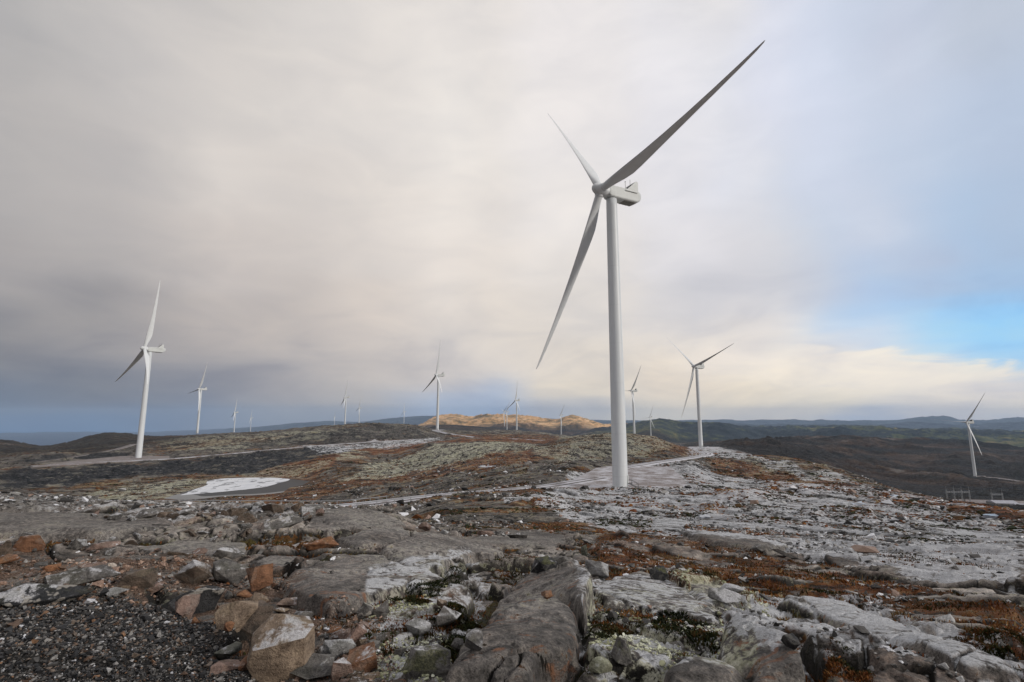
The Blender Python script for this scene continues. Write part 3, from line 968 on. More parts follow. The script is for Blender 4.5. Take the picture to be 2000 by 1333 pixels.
# ------------------------------------------------------------------ ground material
def ground_material():
    m = bpy.data.materials.new("ground")
    m.use_nodes = True
    N = NT(m.node_tree)
    pos = N.n('ShaderNodeNewGeometry').outputs['Position']
    sp = N.n('ShaderNodeSeparateXYZ')
    N.link(pos, sp.inputs[0])
    dist = N.n('ShaderNodeVectorMath', operation='LENGTH')
    N.link(pos, dist.inputs[0])
    dist = dist.outputs['Value']          # distance from the hill top on which the scene is centred
    A = {k: N.attr(k)['Fac'] for k in MK}
    # multi-scale mottling
    def ST(v, g=2.4):
        return N.math('MULTIPLY_ADD', N.math('SUBTRACT', v, 0.5), g, 0.5, clamp=True)

    def fmix(f, a, b):
        m_ = N.n('ShaderNodeMix', data_type='FLOAT')
        N.put(m_.inputs[0], f)
        N.put(m_.inputs[2], a)
        N.put(m_.inputs[3], b)
        return m_.outputs[0]

    def along(ang, st, loc=(0, 0, 0)):
        nd = N.n('ShaderNodeMapping', vector_type='TEXTURE')
        N.link(pos, nd.inputs[0])
        nd.inputs['Scale'].default_value = (st, 1, 1)
        nd.inputs['Rotation'].default_value = (0, 0, ang)
        nd.inputs['Location'].default_value = loc
        return nd.outputs[0]
    g1 = N.mr(dist, 9, 45)          # coarser clumps where the slope is broad
    g2 = N.mr(dist, 60, 220)
    g3 = N.mr(dist, 300, 700)
    pl, pr = along(.65, 2.2), along(-1.12, 3.2)
    sd_ = A['side']
    nA = ST(N.noise(pos, 0.35, 8, 0.6), 2.0)
    nBn = ST(N.noise(N.mapping(pos, loc=(31, 7, 3)), 1.7, 10, 0.66), 2.4)
    nBm = fmix(sd_, ST(N.noise(pl, .55, 7, .66), 2.6), ST(N.noise(pr, .62, 7, .66), 2.6))
    nBf = fmix(sd_, ST(N.noise(pl, .16, 7, .68), 2.9), ST(N.noise(pr, .18, 7, .68), 2.9))
    nBd = ST(N.noise(pos, .045, 7, .68), 2.9)
    nB = fmix(g3, fmix(g2, fmix(g1, nBn, nBm), nBf), nBd)
    nCn = ST(N.noise(N.mapping(pos, loc=(3, 17, 9)), 9.0, 8, 0.70), 2.5)
    nCm = fmix(sd_, ST(N.noise(pl, 2.6, 6, .72), 3.0), ST(N.noise(pr, 3.0, 6, .72), 3.0))
    nCf = fmix(sd_, ST(N.noise(pl, .75, 5, .75), 3.4), ST(N.noise(pr, .85, 5, .75), 3.4))
    nCd = ST(N.noise(pos, .22, 5, .75), 3.4)
    nC = fmix(g3, fmix(g2, fmix(g1, nCn, nCm), nCf), nCd)
    streak = fmix(g1, fmix(sd_, ST(N.noise(along(.5, 3.5), 4.0, 8, .68, .4), 2.2), ST(N.noise(along(-1.12, 4.5), 5.0, 8, .68, .4), 2.2)),
                  fmix(g2, fmix(sd_, ST(N.noise(along(.65, 3.5), 1.0, 6, .7), 2.8), ST(N.noise(along(-1.12, 5), 1.3, 6, .7), 2.8)),
                       fmix(sd_, ST(N.noise(along(.65, 3.5), .3, 6, .7), 3.0), ST(N.noise(along(-1.12, 5), .4, 6, .7), 3.0))))
    nF = ST(N.noise(N.mapping(pos, loc=(9, 1, 0)), 60.0, 4, 0.7), 2.2)
    # rock
    rock = N.ramp(nB, [(0.10, (.050, .047, .045)), (0.32, (.150, .140, .132)), (0.60, (.275, .255, .240)), (0.90, (.50, .475, .45))])[0]
    pink = N.ramp(nC, [(0.3, (.10, .070, .055)), (0.7, (.30, .215, .175))])[0]
    rock = N.mix(N.math('MULTIPLY', N.mr(N.noise(pos, 0.55, 6, 0.6), 0.48, 0.66), 0.55), rock, pink)
    rock = N.mix(N.mr(A['tone'], 0.0, 1.0, 0.0, 0.55, False), rock, N.mix(1.0, rock, (1.45, 1.40, 1.36), 'MULTIPLY'))
    nosm = N.math('MULTIPLY_ADD', A['smooth'], -.85, 1.0)
    rock = N.mix(N.math('MULTIPLY', nosm, N.mr(streak, 0.66, 0.92, 0, .5)), rock, (.27, .255, .24))
    rock = N.mix(N.math('MULTIPLY', nosm, N.mr(streak, 0.36, 0.16, 0, .8)), rock, (.035, .032, .03))
    smoothrock = N.ramp(nC, [(0.10, (.085, .081, .078)), (0.5, (.205, .194, .186)), (0.9, (.40, .375, .355))])[0]
    rock = N.mix(N.math('MULTIPLY', A['smooth'], 0.72), rock, smoothrock)
    speck = N.math('ADD', N.math('MULTIPLY', nC, .55), N.math('MULTIPLY', nF, .45))
    rock = N.mix(1.0, rock, N.ramp(speck, [(.22, (.38, .38, .38)), (.45, (.90, .90, .90)), (.60, (1.15, 1.15, 1.14)), (.80, (1.75, 1.72, 1.66))])[0], 'MULTIPLY')
    rock = N.mix(N.mr(dist, 60, 20), rock, N.mix(1.0, rock, N.ramp(nA, [(.18, (.50, .49, .48)), (.45, (.95, .94, .93)), (.62, (1.1, 1.1, 1.09)), (.85, (1.45, 1.42, 1.38))])[0], 'MULTIPLY'))
    # rusty seams on slabs
    rust = N.mr(N.noise(N.mapping(pos, scale=(1, 2.2, 1), rot=(0, 0, .9)), 1.5, 10, 0.66, 1.6), 0.57, 0.66)
    rock = N.mix(N.math('MULTIPLY', rust, N.mr(dist, 14, 5, 0, .75)), rock, (.30, .135, .065))
    # joints and slab edges blackened for contrast
    rock = N.mix(N.mr(A['crack'], 0.26, 0.04, 0, .95), rock, (.012, .011, .009))
    # crustose lichen flecks
    fl = N.math('MULTIPLY', N.mr(nC, 0.60, 0.70), N.mr(nA, 0.42, 0.6))
    rock = N.mix(N.math('MULTIPLY', fl, .55), rock, (.34, .34, .26))
    rock = N.mix(1.0, rock, N.mix(g1, (1.28, 1.26, 1.24), (.66, .64, .61)), 'MULTIPLY')
    # vegetation
    vegc = N.ramp(nB, [(0.20, (.010, .008, .005)), (0.38, (.040, .024, .010)), (0.52, (.130, .056, .022)), (0.68, (.22, .13, .045)), (0.88, (.42, .34, .18))])[0]
    olive = N.ramp(nC, [(0.3, (.012, .014, .005)), (0.7, (.085, .085, .026))])[0]
    vegc = N.mix(N.math('MULTIPLY', N.mr(nA, 0.50, 0.62), 0.8), vegc, olive)
    redc = N.ramp(nB, [(0.28, (.055, .020, .009)), (0.45, (.175, .058, .022)), (0.6, (.28, .095, .036)), (0.85, (.36, .18, .08))])[0]
    redm = N.math('MAXIMUM', A['red'], N.math('MULTIPLY', g1, N.mr(nA, .40, .60, 0, .75)))
    vegc = N.mix(N.math('MULTIPLY', redm, N.mr(nC, 0.30, 0.50), clamp=True), vegc, redc)
    palec = N.ramp(nC, [(0.25, (.14, .135, .07)), (0.48, (.48, .47, .33)), (0.75, (.76, .74, .60))])[0]
    spots = N.mr(N.math('ADD', N.math('MULTIPLY', nC, .55), N.math('MULTIPLY', nB, .45)), 0.44, 0.58)
    palem = N.math('MULTIPLY', N.mr(A['pale'], 0.05, 0.75), spots, clamp=True)
    vf = N.mr(N.math('MULTIPLY_ADD', N.math('SUBTRACT', nC, 0.5), 1.5, A['veg']), 0.35, 0.65)
    vf = N.math('MAXIMUM', vf, N.math('MULTIPLY', N.math('MULTIPLY', A['red'], g1), N.mr(nB, .22, .50, 0, 1)))
    col = N.mix(vf, rock, vegc)
    col = N.mix(palem, col, palec)
    sparse = N.math('MULTIPLY', N.mr(N.math('ADD', N.math('MULTIPLY', nB, .4), N.math('MULTIPLY', nC, .6)), 0.58, 0.72), N.mr(dist, 12, 70, 0.0, .75))
    col = N.mix(sparse, col, (.33, .32, .24))
    # blasted dark rubble
    rubc = N.ramp(nC, [(0.30, (.008, .013, .015)), (0.50, (.042, .043, .047)), (0.70, (.11, .11, .115)), (0.95, (.34, .34, .34))])[0]
    # heath creeps over the old knolls but not over fresh rubble
    rubc = N.mix(1.0, rubc, (.62, .62, .64), 'MULTIPLY')
    rb = N.math('MULTIPLY', A['rubble'], N.mr(nB, .78, .60, .45, .97))
    col = N.mix(rb, col, rubc)
    # pads, verges
    flatc = N.ramp(nB, [(0.3, (.12, .11, .105)), (0.7, (.30, .285, .275))])[0]
    col = N.mix(N.math('MULTIPLY', A['flat'], .85), col, flatc)
    # gravel bed and debris bed
    gb = N.ramp(nF, [(0.3, (.010, .010, .010)), (0.6, (.060, .055, .05)), (0.8, (.16, .145, .13))])[0]
    col = N.mix(A['gravel'], col, gb)
    db = N.ramp(nF, [(0.3, (.05, .032, .022)), (0.55, (.19, .12, .085)), (0.8, (.36, .26, .20))])[0]
    col = N.mix(N.math('MULTIPLY', A['debris'], N.mr(nB, .36, .52)), col, db)
    # frost: thin crust, thicker on level ground
    up = N.n('ShaderNodeSeparateXYZ')
    N.link(N.n('ShaderNodeNewGeometry').outputs['Normal'], up.inputs[0])
    fr = N.math('ADD', N.math('MULTIPLY', streak, .40), N.math('ADD', N.math('MULTIPLY', nC, .35), N.math('MULTIPLY', nB, .25)))
    frm = N.math('ADD', fr, N.math('MULTIPLY', A['frost'], 0.24))
    frm = N.mr(frm, 0.535, 0.66)
    frm = N.math('MULTIPLY', frm, N.mr(A['frost'], 0.03, 0.30))
    frm = N.math('MULTIPLY', frm, fmix(g1, 1.0, N.mr(N.math('ADD', N.math('MULTIPLY', nB, .55), N.math('MULTIPLY', nA, .45)), .28, .52, .20, 1.0)))
    frm = N.math('MULTIPLY', frm, N.mr(up.outputs[2], 0.45, 0.85))
    col = N.mix(N.math('MULTIPLY', frm, .88), col, N.ramp(nF, [(0.2, (.52, .52, .53)), (0.65, (.84, .85, .88))])[0])
    # far country: moor, dry grass and spruce forest with painted sunlight, snow on the tops
    farn = ST(N.noise(N.mapping(pos, scale=(1, 1, 2.5)), 0.0035, 14, 0.72), 2.2)
    farm = N.noise(N.mapping(pos, loc=(500, 90, 0)), 0.0011, 6, 0.55)
    farh = ST(N.noise(N.mapping(pos, scale=(1, .6, 1.5)), 0.016, 8, 0.72), 3.0)
    farn = fmix(.5, farn, farh)
    relief = ST(N.noise(N.mapping(pos, scale=(.6, 1.3, 2.0), rot=(0, 0, .3)), .0065, 6, .6), 3.2)  # painted relief shading for the moor: black flanks, grey-lit crests
    moor = N.ramp(fmix(.50, farn, relief), [(0.25, (.002, .002, .002)), (0.44, (.008, .006, .004)), (0.58, (.032, .017, .009)), (0.70, (.085, .050, .030)), (0.86, (.22, .20, .18))])[0]
    sunlit_gold = N.ramp(farn, [(0.20, (.05, .045, .03)), (0.38, (.30, .20, .08)), (0.58, (.80, .46, .20)), (0.82, (.90, .68, .44))])[0]  # sun patch on the hill painted into the grass colour
    forest = N.ramp(fmix(.55, farn, farm), [(0.30, (.006, .012, .014)), (0.50, (.013, .024, .034)), (0.60, (.09, .105, .040)), (0.76, (.40, .28, .12))])[0]  # bluish air tint below, sunlit strips painted in by the upper stops
    blue = N.ramp(farn, [(0.15, (.012, .022, .042)), (0.45, (.035, .055, .090)), (0.75, (.09, .12, .16)), (0.90, (.50, .53, .58))])[0]  # blue of the air painted into the mountains; palest stop snow and lit patches
    az_ = N.math('ARCTAN2', sp.outputs[0], sp.outputs[1])
    far1 = N.mr(dist, 520, 900)
    rgt = N.mr(az_, .25, .36)
    low = N.math('MULTIPLY', N.mr(sp.outputs[2], -29, -36), N.mr(az_, .33, .40))
    far1 = N.math('MAXIMUM', far1, low)
    col = N.mix(N.math('MULTIPLY', far1, N.math('MULTIPLY', rgt, .93)), col, moor)
    lft = N.mr(az_, -.50, -.60)
    col = N.mix(N.math('MULTIPLY', far1, N.math('MULTIPLY', lft, .8)), col, moor)
    col = N.mix(N.mr(dist, 1700, 2300), col, moor)
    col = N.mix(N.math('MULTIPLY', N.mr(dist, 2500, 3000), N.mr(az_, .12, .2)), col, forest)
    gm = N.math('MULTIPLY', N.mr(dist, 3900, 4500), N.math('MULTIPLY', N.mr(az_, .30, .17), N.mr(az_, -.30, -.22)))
    col = N.mix(gm, col, sunlit_gold)
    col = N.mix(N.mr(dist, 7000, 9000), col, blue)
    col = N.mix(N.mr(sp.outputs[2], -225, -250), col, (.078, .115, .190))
    b = N.n('ShaderNodeBsdfPrincipled')
    N.link(col, b.inputs['Base Color'])
    N.put(b.inputs['Roughness'], N.mr(nC, .3, .7, .62, .9))
    b.inputs['Specular IOR Level'].default_value = 0.2
    bp = N.n('ShaderNodeBump')
    bp.inputs['Strength'].default_value = 1.0
    hgt = N.math('ADD', N.math('MULTIPLY', nC, 0.10), N.math('ADD', N.math('MULTIPLY', nF, 0.012), N.math('MULTIPLY', nB, 0.14)))
    hgt = N.math('MULTIPLY', hgt, N.math('ADD', 1.0, N.math('ADD', N.math('MULTIPLY', g1, 3.0), N.math('ADD', N.math('MULTIPLY', g2, 8.0), N.math('MULTIPLY', g3, 25.0)))))
    N.link(hgt, bp.inputs['Height'])
    N.put(bp.inputs['Distance'], 0.55)
    N.link(bp.outputs[0], b.inputs['Normal'])
    o = N.n('ShaderNodeOutputMaterial')
    N.link(b.outputs[0], o.inputs[0])
    return m


M_GROUND = ground_material()
ground = link_mesh("ground", land_me, M_GROUND)
tag(ground, kind='structure')


# ------------------------------------------------------------------ simple materials
def mat(name, c, rough=0.6, spec=0.3, var=0.0, scale=8.0, metallic=0.0, bump=0.0):
    m = bpy.data.materials.new(name)
    m.use_nodes = True
    N = NT(m.node_tree)
    b = N.n('ShaderNodeBsdfPrincipled')
    pos = N.n('ShaderNodeTexCoord').outputs['Object']
    if var:
        n = N.noise(pos, scale, 6, 0.6)
        lo = tuple(v * (1 - var) for v in c)
        hi = tuple(min(1, v * (1 + var)) for v in c)
        N.link(N.ramp(n, [(0.3, lo), (0.7, hi)])[0], b.inputs['Base Color'])
        if bump:
            bp = N.n('ShaderNodeBump')
            bp.inputs['Strength'].default_value = bump
            bp.inputs['Distance'].default_value = 0.02
            N.link(n, bp.inputs['Height'])
            N.link(bp.outputs[0], b.inputs['Normal'])
    else:
        b.inputs['Base Color'].default_value = (*c, 1)
    b.inputs['Roughness'].default_value = rough
    b.inputs['Specular IOR Level'].default_value = spec
    b.inputs['Metallic'].default_value = metallic
    o = N.n('ShaderNodeOutputMaterial')
    N.link(b.outputs[0], o.inputs[0])
    return m


M_WHITE = mat("turbine paint", (.72, .735, .74), .45, .4, .05, .35)
def tower_material():
    m = bpy.data.materials.new("tower paint")
    m.use_nodes = True
    N = NT(m.node_tree)
    pos = N.n('ShaderNodeTexCoord').outputs['Object']
    sp = N.n('ShaderNodeSeparateXYZ')
    N.link(pos, sp.inputs[0])
    seam = None
    for h in (2.9, 5.8, 14.6, 17.4, 29, 40.6, 52, 63.8, 75):
        e = N.math('LESS_THAN', N.math('ABSOLUTE', N.math('SUBTRACT', sp.outputs[2], h)), .035)
        seam = e if seam is None else N.math('MAXIMUM', seam, e)
    n = N.noise(N.mapping(pos, scale=(1, 1, .12)), .9, 6, .6)
    c = N.ramp(n, [(.3, (.66, .685, .70)), (.7, (.75, .77, .78))])[0]
    c = N.mix(N.math('MULTIPLY', seam, .35), c, (.38, .38, .38))
    b = N.n('ShaderNodeBsdfPrincipled')
    N.link(c, b.inputs['Base Color'])
    b.inputs['Roughness'].default_value = .42
    b.inputs['Specular IOR Level'].default_value = .4
    N.link(b.outputs[0], N.n('ShaderNodeOutputMaterial').inputs[0])
    return m


M_TOWER = tower_material()
M_NAC = mat("nacelle shell", (.63, .645, .63), .5, .4, .07, .8)
M_DARK = mat("radiator", (.03, .03, .035), .6)
M_UNDER = mat("nacelle underside", (.30, .29, .26), .7, .3, .15, 1.5)
M_STEEL = mat("galvanised steel", (.34, .35, .36), .5, .5, .15, 4, .3)
M_DARKSTEEL = mat("weathered steel", (.07, .07, .07), .6, .4, .2, 4)


def track_material():
    m = bpy.data.materials.new("gravel road with frost")
    m.use_nodes = True
    N = NT(m.node_tree)
    pos = N.n('ShaderNodeNewGeometry').outputs['Position']
    n1 = N.noise(pos, 0.25, 9, 0.62)
    n2 = N.noise(N.mapping(pos, loc=(4, 4, 4)), 3.0, 8, 0.65)
    u = N.attr('across')['Fac']      # -1..1 across the road
    wf = N.attr('frosty')['Fac']
    au = N.math('ABSOLUTE', u)
    wheel = N.math('MULTIPLY', N.mr(au, 0.22, 0.36), N.mr(au, 0.66, 0.50))
    base = N.ramp(n2, [(0.3, (.15, .125, .115)), (0.7, (.29, .25, .235))])[0]
    base = N.mix(N.math('MULTIPLY', wheel, .75), base, (.06, .055, .052))
    fr = N.math('ADD', N.math('MULTIPLY', n1, 0.7), N.math('MULTIPLY', n2, 0.3))
    fr = N.math('SUBTRACT', N.math('ADD', fr, N.math('MULTIPLY', wf, .30)), N.math('MULTIPLY', wheel, .24))
    fr = N.mr(fr, .52, .74)
    col = N.mix(N.math('MULTIPLY', fr, .85), base, (.60, .60, .64))
    b = N.n('ShaderNodeBsdfPrincipled')
    N.link(col, b.inputs['Base Color'])
    b.inputs['Roughness'].default_value = .8
    b.inputs['Specular IOR Level'].default_value = .2
    o = N.n('ShaderNodeOutputMaterial')
    N.link(b.outputs[0], o.inputs[0])
    return m


M_ROAD = track_material()


def ribbon(name, P, hw, frosty, lift=0.0):
    n = len(P)
    tang = np.gradient(P[:, :2], axis=0)
    tang /= np.linalg.norm(tang, axis=1)[:, None]
    nor = np.stack([-tang[:, 1], tang[:, 0]], 1)
    us = np.linspace(-1, 1, 9)
    co, uu = [], []
    for u in us:
        crown = 0.10 * (1 - u * u) - 0.02
        q = np.column_stack([P[:, :2] + nor * hw * u, P[:, 2] + crown + lift])
        co.append(q)
        uu.append(np.full(n, u))
    # skirts so the edge has thickness
    for sgn in (-1, 1):
        q = np.column_stack([P[:, :2] + nor * (hw + .5) * sgn, P[:, 2] - 0.55 + lift])
        co = [q] + co if sgn < 0 else co + [q]
        uu = [np.full(n, sgn * 1.0)] + uu if sgn < 0 else uu + [np.full(n, 1.0)]
    K = len(co)
    co = np.concatenate(co)
    ix = np.arange(K * n).reshape(K, n)
    fc = np.stack([ix[:-1, :-1], ix[:-1, 1:], ix[1:, 1:], ix[1:, :-1]], -1).reshape(-1, 4)
    me = np_mesh(name, co, fc, True, dict(across=np.concatenate(uu), frosty=np.full(K * n, frosty)))
    o = link_mesh(name, me, M_ROAD)
    return tag(o, kind='structure')


for nm, fz in (('near', .62), ('west', .52), ('spur', .75), ('east', .72), ('left', .12), ('far', .25)):
    ribbon("road", ROADS[nm][0], ROADS[nm][1], fz, -0.06 if nm in ('near', 'east') else 0.0)


def pad_obj(P, zl, frosty, name="gravel_pad"):
    P = np.array(P)
    c = P.mean(0)
    n = len(P)
    dens = []
    for i in range(n):
        for k in range(6):
            dens.append(P[i] + (P[(i + 1) % n] - P[i]) * k / 6)
    D = np.array(dens)
    rr = RNG.normal(0, .35, len(D))
    D[:, :2] += (D[:, :2] - c[:2]) / np.linalg.norm(D[:, :2] - c[:2], axis=1)[:, None] * rr[:, None]
    rings_ = [1.0, .85, .6, .3, .02]
    co = [np.column_stack([c[:2] + (D[:, :2] - c[:2]) * 1.02, np.full(len(D), zl - .6)])]
    for s in rings_:
        co.append(np.column_stack([c[:2] + (D[:, :2] - c[:2]) * s, np.full(len(D), zl + (0.03 if s < .9 else 0))]))
    K, m = len(co), len(D)
    co = np.concatenate(co)
    ix = np.arange(K * m).reshape(K, m)
    ix2 = np.roll(ix, -1, axis=1)
    fc = np.stack([ix[:-1], ix2[:-1], ix2[1:], ix[1:]], -1).reshape(-1, 4)
    me = np_mesh(name, co, fc, False, dict(across=np.zeros(K * m), frosty=np.full(K * m, frosty)))
    o = link_mesh(name, me, M_ROAD)
    return tag(o, kind='structure')


for nm, fz in (('t1', .36), ('t2', .02), ('t17', .6), ('t10', .5), ('t18', .05), ('sub', .02)):
    pad_obj(PADS[nm][0], PADS[nm][1], fz)


# ------------------------------------------------------------------ pond: dark water with a snow-dusted ice sheet
def flat_poly(name, P, z, material, thick=0.0, wob=0.0, seed=1):
    P = np.array(P)
    P = catmull(list(P) + [P[0]], 5)[:-1]
    rs = np.random.default_rng(seed)
    if wob:
        P[:, :2] += rs.normal(0, wob, (len(P), 2))
    bm = bmesh.new()
    vs = [bm.verts.new((p[0], p[1], z)) for p in P]
    f = bm.faces.new(vs)
    if f.normal.z < 0:
        f.normal_flip()
    if thick:
        r_ = bmesh.ops.extrude_face_region(bm, geom=[f])
        for v in r_['geom']:
            if isinstance(v, bmesh.types.BMVert):
                v.co.z += thick
        bmesh.ops.recalc_face_normals(bm, faces=bm.faces)
    bmesh.ops.triangulate(bm, faces=bm.faces)
    return link_mesh(name, bm_mesh(name, bm), material)


M_WATER = mat("still dark water", (.010, .012, .014), .3, .04)
M_SEA = mat("sea water", (.02, .03, .04), .25, .5)
mi = bpy.data.materials.new("snowy ice")
mi.use_nodes = True
N = NT(mi.node_tree)
pos = N.n('ShaderNodeNewGeometry').outputs['Position']
hole = N.n('ShaderNodeTexVoronoi')
N.link(N.mapping(pos, scale=(.16, .10, .16)), hole.inputs['Vector'])
hole.inputs['Scale'].default_value = 1.0
hm = N.mr(N.noise(N.mapping(pos, scale=(1, .55, 1)), .17, 3, .6, .3), .565, .60)
icec = N.mix(hm, N.ramp(N.noise(pos, .12, 6, .6), [(.3, (.62, .64, .68)), (.7, (.80, .81, .83))])[0], (.20, .21, .23))
b = N.n('ShaderNodeBsdfPrincipled')
N.link(icec, b.inputs['Base Color'])
b.inputs['Roughness'].default_value = .5
N.link(b.outputs[0], N.n('ShaderNodeOutputMaterial').inputs[0])

water = flat_poly("pond_water", POND, POND_Z - 0.02, M_WATER)
tag(water, kind='structure')
thin = mat("thin grey ice", (.17, .17, .17), .35, .4, .2, .1)
ICE2 = [on_plane(x, y, POND_Z) for x, y in ((320, 974), (346, 966), (366, 965), (385, 968), (400, 970), (450, 967), (500, 965), (545, 961), (575, 955), (600, 948), (592, 951), (566, 957.5), (548, 963), (500, 967.5), (440, 969.5), (384, 976), (350, 976.5))]
tag(flat_poly("thin_ice", ICE2, POND_Z, thin, .03), kind='structure')
ICE = [on_plane(x, y, POND_Z) for x, y in ((352, 968), (378, 957.5), (404, 948), (406, 940), (440, 935), (520, 933.5), (566, 936.5), (545, 944), (520, 951), (492, 955), (455, 959), (400, 964))]
tag(flat_poly("pond_ice", ICE, POND_Z + .035, mi, .05, .2), kind='structure')

# small frozen puddles and snow patches on the right-hand slope
M_PUD = mat("frozen puddle", (.30, .32, .36), .25, .5, .15, .5)
for i, (cx, cy, w_, h_) in enumerate(((1378, 1009, 16, 4), (1668, 984, 22, 4.5), (1748, 968, 9, 3), (1945, 1008, 20, 3.0), (955, 911, 20, 3.2))):
    P = []
    c0 = drop_land(cx, cy, 20)
    for k in range(12):
        a_ = k / 12 * 2 * PI
        rr = 1 + .45 * random.uniform(-1, 1)
        A_, T_ = ray(cx + w_ * rr * math.cos(a_), cy + h_ * rr * math.sin(a_))
        Yk = c0[1] * (1 + 0.75 * (c0[1] * 0 + h_ * rr * math.sin(a_) * -1) / F / max(.04, -ray(cx, cy)[1]))
        P.append([Yk * A_, Yk, c0[2]])
    P = np.array(P)
    P[:, 2] = zland(P[:, 0], P[:, 1])
    zc = float(np.median(P[:, 2])) + 0.12
    o = flat_poly("frozen_puddle", P, zc - .5, M_PUD, .5)
    tag(o, kind='structure')


# ------------------------------------------------------------------ wind turbines
HUB_H, TOWER_H, TILT = 87.0, 85.2, math.radians(7.5)


def lathe(bm, prof, seg=32, axis='Z', origin=(0, 0, 0), closed=True):
    rings_ = []
    for (r_, h_) in prof:
        ring = []
        for k in range(seg):
            a_ = 2 * PI * k / seg
            if axis == 'Z':
                p = (r_ * math.cos(a_), r_ * math.sin(a_), h_)
            else:
                p = (r_ * math.cos(a_), h_, r_ * math.sin(a_))
            ring.append(bm.verts.new(Vector(p) + Vector(origin)))
        rings_.append(ring)
    for a_, b_ in zip(rings_[:-1], rings_[1:]):
        for k in range(seg):
            bm.faces.new((a_[k], a_[(k + 1) % seg], b_[(k + 1) % seg], b_[k]))
    if closed:
        bm.faces.new(rings_[0])
        bm.faces.new(rings_[-1])
    bmesh.ops.recalc_face_normals(bm, faces=bm.faces)


def tower_mesh():
    bm = bmesh.new()
    prof = [(2.17, -1.5)]
    for k in range(41):
        prof.append((2.15 - 0.53 * (k / 40) ** 1.15, TOWER_H * k / 40))
    lathe(bm, prof, 48)
    me = bm_mesh("tower", bm, True)
    me.polygons.foreach_set('use_smooth', [len(p.vertices) == 4 for p in me.polygons])
    return me


def blade_mesh():
    """root at the origin, length along +Z, upwind is -Y; feathered, so the chord runs along Y"""
    secs = [(1.2, 2.3, 1.0, .5), (3.0, 2.3, 1.0, .5), (5.5, 2.9, .70, .42), (8.5, 3.65, .42, .34), (11.5, 4.0, .30, .30), (15, 3.75, .26, .29), (20, 3.2, .23, .28), (27, 2.55, .21, .28),
            (35, 1.95, .19, .28), (43, 1.45, .18, .28), (50, 1.05, .17, .28), (54.5, .72, .17, .3), (56.4, .40, .17, .36), (57, .12, .2, .5)]
    n = 20
    co = []
    for (s, ch, th, ax) in secs:
        tw = math.radians(-15 + 17 * min(1, s / 38) ** .8)   # twist eases out toward the tip
        pre = -3.0 * (s / 57) ** 2
        sl = s * 1.026
        for k in range(n):
            a_ = 2 * PI * k / n
            c_ = 0.5 - 0.5 * math.cos(a_)          # 0 leading edge .. 1 trailing edge
            if th > .95:
                yv, xv = (c_ - .5) * ch, math.sin(a_) * .5 * ch
            else:
                foil = th * 2.2 * (0.2969 * math.sqrt(c_) - .126 * c_ - .3516 * c_ ** 2 + .2843 * c_ ** 3 - .1036 * c_ ** 4) / .9
                ell = math.sin(a_) * .5 * th
                w_ = min(1, max(0, (s - 3) / 9))
                xv = (ell * (1 - w_) + math.copysign(foil * 1.15, math.sin(a_)) * w_) * ch if abs(math.sin(a_)) > 1e-6 else 0
                yv = (c_ - ax) * ch
            co.append((xv * math.cos(tw) - yv * math.sin(tw), pre + xv * math.sin(tw) + yv * math.cos(tw), sl))
    m = len(secs)
    ix = np.arange(m * n).reshape(m, n)
    ix2 = np.roll(ix, -1, 1)
    fc = np.stack([ix[:-1], ix2[:-1], ix2[1:], ix[1:]], -1).reshape(-1, 4)
    me = np_mesh("blade", np.array(co), fc, True)
    bm = bmesh.new()
    bm.from_mesh(me)
    bm.verts.ensure_lookup_table()
    bm.faces.new([bm.verts[i] for i in range((m - 1) * n, m * n)])
    bmesh.ops.recalc_face_normals(bm, faces=bm.faces)
    bm.to_mesh(me)
    bm.free()
    me.polygons.foreach_set('use_smooth', [True] * len(me.polygons))
    return me


def prism(bm, outline, x0, x1):
    """outline in (y, z), extruded in x"""
    a_ = [bm.verts.new((x0, y, z)) for y, z in outline]
    b_ = [bm.verts.new((x1, y, z)) for y, z in outline]
    n = len(outline)
    bm.faces.new(a_)
    bm.faces.new(b_[::-1])
    for k in range(n):
        bm.faces.new((a_[k], b_[k], b_[(k + 1) % n], a_[(k + 1) % n]))


def nacelle_mesh():
    """hull from cross-sections along Y (rear is +Y); z from the hub axis"""
    bm = bmesh.new()
    secs = [(-1.9, 1.55, -1.55, 1.55, .5), (-1.5, 1.75, -1.8, 1.75, .4), (0, 1.85, -1.95, 1.9, .3), (5, 1.9, -1.95, 1.95, .3), (8.6, 1.9, -1.9, 1.95, .3), (9.9, 1.7, -1.25, 1.85, .35), (10.8, 1.2, -.4, 1.5, .4)]
    rings_ = []
    for (y, w, z0, z1, ch) in secs:
        pts = [(-w + ch, z0), (w - ch, z0), (w, z0 + ch), (w, z1 - ch), (w - ch, z1), (-w + ch, z1), (-w, z1 - ch), (-w, z0 + ch)]
        rings_.append([bm.verts.new((x, y, z)) for x, z in pts])
    for a_, b_ in zip(rings_[:-1], rings_[1:]):
        for k in range(8):
            bm.faces.new((a_[k], a_[(k + 1) % 8], b_[(k + 1) % 8], b_[k]))
    bm.faces.new(rings_[0])
    bm.faces.new(rings_[-1])
    bmesh.ops.recalc_face_normals(bm, faces=bm.faces)
    bmesh.ops.bevel(bm, geom=[e for e in bm.edges if e.calc_face_angle(0) > .3], offset=.10, segments=2, affect='EDGES')
    return bm_mesh("nacelle", bm)


